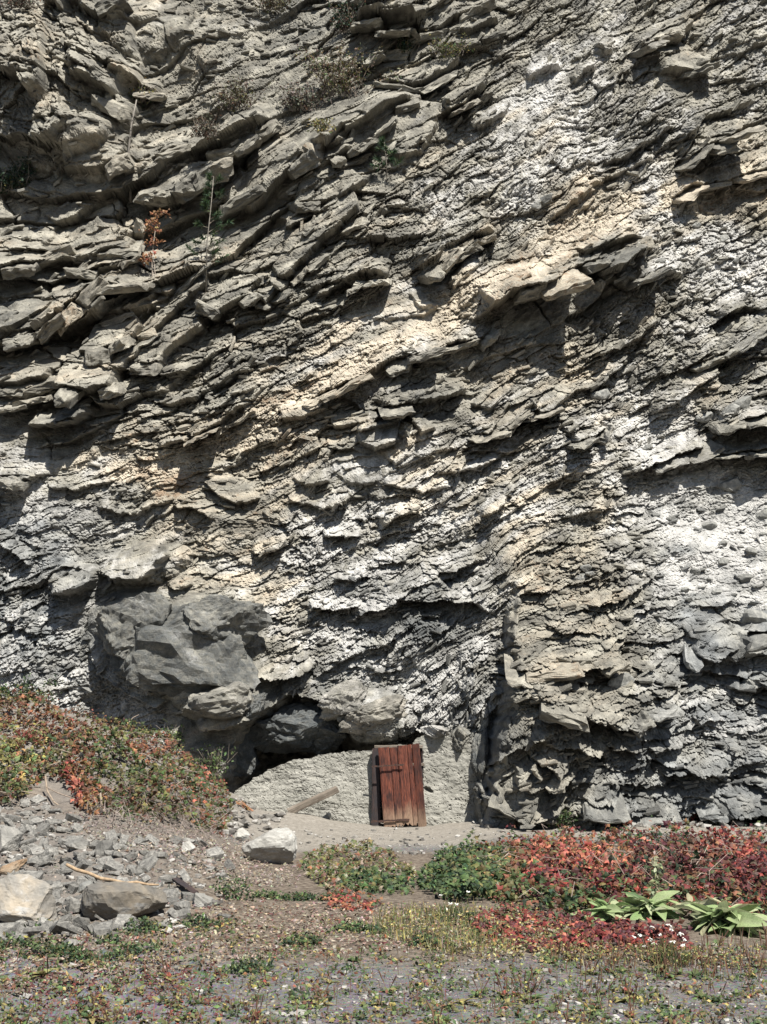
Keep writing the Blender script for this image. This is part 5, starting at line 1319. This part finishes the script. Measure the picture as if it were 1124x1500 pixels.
cover('bank_litter', [(90,1190),(330,1220),(430,1245),(440,1300),(340,1300),(230,1260),(110,1230)], 5000, [((.20,.16,.135),4),((.30,.26,.22),3),(BEI,1.2),(BRN,1.5)], .02, .06, 'grey-brown dry litter on the bank under the vine', 525, -.6, .03)
cover('scree_litter', SCREE, 3500, [((.16,.13,.11),4),((.22,.19,.16),3),(BEI,.8),(BRN,2)], .015, .05, 'dry brown litter caught between the scree stones', 527, -.2, .05)
cover('vine_litter', RP, 3500, [(BRN,3),(DGR,2),(MAR,1.5),((.16,.12,.09),3)], .03, .07, 'dark dead leaves under the red vine', 526, -.9, .03)
# dry blades and stalks along the gravel edge
def blades(name, poly, n, h, cols, label, w=.003):
    q = sample_poly(poly, n); p = G(q[:, 0], q[:, 1]); d = RNG.normal(0, .18, (n, 3)) + np.array([0, 0, 1]); L_ = h * (.4 + .8 * RNG.random(n)); sx = np.stack([np.cos(RNG.random(n) * .8), np.sin(RNG.random(n) * .8), np.zeros(n)], -1) * w
    tip = p + d * L_[:, None]; mid = p + d * L_[:, None] * .6; Vv = np.stack([p - sx, p + sx, mid + sx, mid - sx, tip], 1).reshape(-1, 3); o5 = (np.arange(n) * 5)[:, None]
    Ff = np.concatenate([o5 + np.array([[0, 1, 2]]), o5 + np.array([[0, 2, 3]]), o5 + np.array([[3, 2, 4]])]); C = np.repeat(np.hstack([palette(n, cols, .3), np.ones((n, 1))]), 5, 0)
    return tag(obj(name, mesh_np(name, Vv, Ff, {'Col': C}), M_LEAF), label, 'grass', kind='stuff')
blades('dry_grass', [(760,1388),(900,1400),(1130,1375),(1150,1440),(1000,1440),(820,1425)], 300, .13, [(RBR,2),(BRN,3),(OLI,2),(BEI,1)], 'thin brown stalks and grass along the gravel edge at right')
blades('fine_grass', [(560,1335),(700,1335),(760,1400),(640,1400),(540,1370)], 900, .12, [(OLI,3),(GRN,2),(BEI,2),(YEL,1)], 'fine yellow-green grass below the green mound')
blades('sparse_grass', [(-30,1380),(1150,1400),(1150,1510),(-30,1510)], 500, .10, [(RBR,3),(BRN,3),(OLI,2)], 'sparse thin brown stalks over the gravel', .002)

# ============================================================ PLANTS ON THE CLIFF
def cl(px, py):
    i = on_cliff(px, py); return Vector(V[i])
def shrub(name, px, py, w, h, cols, label, cat, seed, n=500, twig=(.2,.17,.14), leaf=(.04,.09), tall=False):
    b = cl(px, py) + Vector((0, -.12, 0)); s_ = b.y / FPX; w *= 1.15; h *= 1.2; e = tag(empty(name, b), label, cat); rn = random.Random(seed)
    n = int(n * 1.3); mb = MB(); tips = []
    for k in range(34):
        d = Vector((rn.gauss(0, .5) * w / 2, rn.gauss(-.25, .3) * w / 3, h * rn.uniform(.35, 1.0))) * s_
        a = Vector((rn.gauss(0, .3) * w / 2, -.03 / s_ * 0, 0)) * s_
        mb.tube([a, a + d * .5 + Vector((rn.gauss(0, .03), 0, .02)), a + d], [.010, .007, .003], tuple(np.array(twig) * rn.uniform(.7, 1.2)) + (1,), 4)
        tips += [(a, d)]
    obj('stems', mb.mesh('stems'), M_BARK, e)
    ps = np.array([tuple(a + d * rn.uniform(.25, 1.05) + Vector((rn.gauss(0, .06), rn.gauss(0, .06), rn.gauss(0, .06)))) for a, d in (rn.choice(tips) for _ in range(n))])
    leaves('foliage', ps, leaf[0] + (leaf[1] - leaf[0]) * RNG.random(n), palette(n, cols, .35), (0, -.5, .6), .9, (LO, LOF), None, e)
    return e
DK = [(DGR,4),((.03,.05,.035),3),(OLI,.7)]; DRYG = [(OLI,3),(BRN,2.5),((.20,.17,.12),3),(GRN,1)]
shrub('evergreen_shrub', 22, 285, 62, 40, DK, 'dark evergreen shrub at the left edge of the cliff', 'shrub', 1, 900, leaf=(.04,.1))
shrub('dry_shrub', 500, 145, 86, 60, DRYG, 'dry brown and olive grass clump on the upper ledge', 'shrub', 2, 1300)
shrub('dry_shrub', 440, 165, 60, 30, [((.17,.155,.13),4),(BRN,2),((.12,.13,.09),2)], 'grey-brown scrub left of the olive grass clump', 'shrub', 3, 700)
shrub('dry_shrub', 345, 165, 50, 40, [((.13,.12,.085),4),(OLI,1.5),(BRN,2)], 'dark brown scrub above the tilted slabs', 'shrub', 4, 700)
shrub('dry_shrub', 300, 205, 40, 26, [((.12,.11,.08),4),(BRN,2)], 'small brown scrub left of the tilted slabs', 'shrub', 5, 400)
shrub('dark_shrub', 594, 80, 30, 22, DK, 'small dark shrub under the upper rock hole', 'shrub', 6, 350)
shrub('dark_shrub', 505, 50, 40, 34, DK + [(BRN,3)], 'dark green bush beside the upper rock hole', 'shrub', 7, 500)
shrub('leafy_sprig', 655, 85, 50, 20, [(OLI,3),(GRN,2),(YEL,.7)], 'sparse olive sprigs growing between the upper slabs', 'shrub', 8, 260)
shrub('leafy_sprig', 475, 195, 30, 14, [(YEL,2),(OLI,3),(LGR,1)], 'yellow-green sprig on the rock row under the grass clump', 'shrub', 9, 160)
shrub('dry_shrub', 400, 18, 60, 24, [(OLI,2),(BRN,2),((.13,.12,.08),3)], 'olive-brown scrub at the top edge of the photo', 'shrub', 10, 500)
shrub('leafy_sprig', 205, 152, 30, 22, [(OLI,2),(DGR,2),(YEL,.5)], 'dark green sprig in the crack above the dead sapling', 'shrub', 11, 180)
shrub('dry_shrub', 30, 14, 60, 22, [((.12,.115,.09),3),(BRN,2)], 'grey scrub at the top left corner', 'shrub', 12, 350)
shrub('leafy_sprig', 1046, 1212, 26, 26, [(GRN,4),(LGR,1)], 'small green plant at the cliff foot on the right', 'plant', 13, 220)
shrub('leafy_sprig', 822, 1208, 30, 18, [(GRN,4),(DGR,1)], 'small green plant at the cliff foot above the red vine', 'plant', 14, 180)
shrub('leafy_sprig', 1003, 1205, 20, 16, [(RED,3),(MAR,2)], 'red sprig at the cliff foot left of the small green plant', 'plant', 15, 70)
shrub('leafy_shrub', 40, 1045, 70, 40, [(GRN,4),(DGR,3),(LGR,1)], 'green bush at the top of the left vine bank', 'shrub', 16, 900)
shrub('leafy_sprig', 250, 1090, 34, 22, [(LGR,3),(GRN,2)], 'light green sprig on top of the vine near the overhang', 'plant', 17, 120)
shrub('leafy_sprig', 310, 1135, 44, 40, [(GRN,3),(LGR,3)], 'green leafy shoots at the right end of the vine bank', 'plant', 18, 200)

def pine(px, py, h, label, seed, lean, nb, spread, up0=.08, name='pine_sapling', nl=26):
    b = cl(px, py); s_ = b.y / FPX; H = h * s_; rn = random.Random(seed)
    e = tag(empty(name, b + Vector((0, -.22, 0))), label, 'tree')
    t = MB(); t.tube([(0, .25, -.25), (lean * .3 * H, -.05, H * .35), (lean * .7 * H, -.08, H * .7), (lean * H, -.1, H)], [.016, .013, .010, .004], (.22, .20, .17, 1), 7)
    obj('trunk', t.mesh('trunk', True), M_BARK, e)
    pos = []; nn = []; br = MB()
    for k in range(nb):
        u = up0 + (1 - up0) * k / (nb - 1); a = Vector((lean * u * H, -.09 * u, u * H)); ang = rn.uniform(0, 6.28); L_ = spread * H * (1.1 - .85 * u) * rn.uniform(.5, 1.1)
        d = Vector((math.cos(ang) - .35, math.sin(ang) * .7 - .25, .25 + .3 * u)).normalized() * L_
        br.tube([a, a + d * .6 + Vector((0, 0, -.02)), a + d], [.007, .005, .003], (.22, .19, .15, 1), 4)
        for j in range(nl):
            q_ = a + d * rn.uniform(.45, 1.08); pos.append(tuple(q_)); nn.append(d)
    obj('branches', br.mesh('branches'), M_BARK, e)
    # needles: thin blades radiating round the branch ends
    pos = np.array(pos); n = len(pos); dr = RNG.normal(0, 1, (n, 3)); dr += np.array([tuple(v.normalized()) for v in nn]) * 1.3; dr /= np.linalg.norm(dr, axis=1, keepdims=True); dr *= .13
    sd2 = np.cross(dr, RNG.normal(0, 1, (n, 3))); sd2 = sd2 / np.linalg.norm(sd2, axis=1, keepdims=True) * .010
    Vv = np.stack([pos - sd2, pos + sd2, pos + dr], 1).reshape(-1, 3); Ff = np.arange(n * 3).reshape(-1, 3)
    C = np.repeat(np.hstack([palette(n, [(DGR,3),(GRN,3),((.05,.09,.05),3)], .3), np.ones((n, 1))]), 3, 0)
    obj('needles', mesh_np('needles', Vv, Ff, {'Col': C}), M_LEAF, e)
    return e
pine(303, 415, 146, 'thin young pine growing out of the upper left ledges', 1, .10, 22, .30, .12, nl=60)
pine(568, 262, 44, 'small bushy pine seedling on the smooth slab', 2, -.1, 14, .55, .1, nl=46)
ds = tag(empty('dead_sapling', cl(192, 282) + Vector((0, -.35, 0))), 'bare grey dead sapling standing in the upper left gully', 'tree')
d_s = 29 / FPX; t = MB(); t.tube([(0, .35, -.3), (.02, -.08, 40 * d_s), (.10, -.1, 85 * d_s), (.22, -.1, 122 * d_s)], [.03, .026, .022, .014], (.20, .18, .155, 1), 7); obj('trunk', t.mesh('trunk', True), M_BARK, ds)
t = MB()
for k in range(9):
    t = MB(); z = random.uniform(.3, 1.8); a = Vector((.11 * z, -.1, z)); d = Vector((random.gauss(0, .25), random.gauss(-.1, .1), random.gauss(.02, .15))); t.tube([a, a + d * .6 + Vector((0, 0, .03)), a + d], [.008, .006, .003], (.2, .18, .15, 1), 4); obj('twig', t.mesh('twig'), M_BARK, ds)
rs = tag(empty('orange_sapling', cl(226, 395) + Vector((0, -.15, 0))), 'slender sapling with orange-red leaves left of the young pine', 'tree')
t = MB(); t.tube([(0, 0, -.3), (.0, -.08, .2), (.06, -.1, .7), (.14, -.12, 1.15)], [.014, .012, .01, .005], (.34, .29, .24, 1), 6); t.tube([(.1, -.1, -.4), (.05, -.1, .1), (-.05, -.1, .35)], [.01, .009, .005], (.34, .29, .24, 1), 5); t.tube([(-.1, -.05, -1.0), (0, -.1, -.6), (0.02, -.05, -.1)], [.012, .012, .01], (.36, .31, .26, 1), 5); obj('trunk', t.mesh('trunk'), M_BARK, rs)
ps = np.concatenate([np.stack([RNG.normal(x, .09, 45), RNG.normal(-.12, .06, 45), RNG.normal(z, .035, 45)], -1) for x, z in [(.2,1.2),(.02,.98),(.06,.83),(.05,.55),(-.06,.25),(-.12,.16)]])
leaves('foliage', ps, .05 + .05 * RNG.random(len(ps)), palette(len(ps), [(ORA,4),(SCAR,1),((.30,.17,.09),2)], .25), (0, -.6, .6), .6, (LT, LF), None, rs)

# ============================================================ LABELS THAT SINGLE OUT
def img(p): return np.array((562 + FPX * p[0] / p[1], HOR - FPX * (p[2] - CAMZ) / p[1]))
marks = [(img(o.location), o['label']) for o in COL.objects if o.parent is None and o.get('category') in ('boulder', 'board')]
def single_out(objs, what, lim):
    ip = [img(o.location) for o in objs]; done = set()
    for mp, ml in marks:
        short = ' '.join(ml.split()[:9])
        for dn, dv in (('right', (1, 0)), ('left', (-1, 0)), ('above', (0, -1)), ('below', (0, 1))):
            best = None
            for i, p in enumerate(ip):
                d = p - mp; l = np.hypot(*d)
                if i in done or l > lim or l < 1e-3 or (d @ np.array(dv)) / l < .8: continue
                if best is None or l < best[0]: best = (l, i)
            if best:
                done.add(best[1]); w = {'right': 'just right of the', 'left': 'just left of the', 'above': 'just above the', 'below': 'just below the'}[dn]
                objs[best[1]]['label'] = f'{what} {w} {short}'
single_out([o for o in COL.objects if o.name.startswith('scree_stone')], 'scree stone', 70)
single_out([o for o in COL.objects if o.name.startswith('broadleaf_weed')], 'leafy weed', 120)
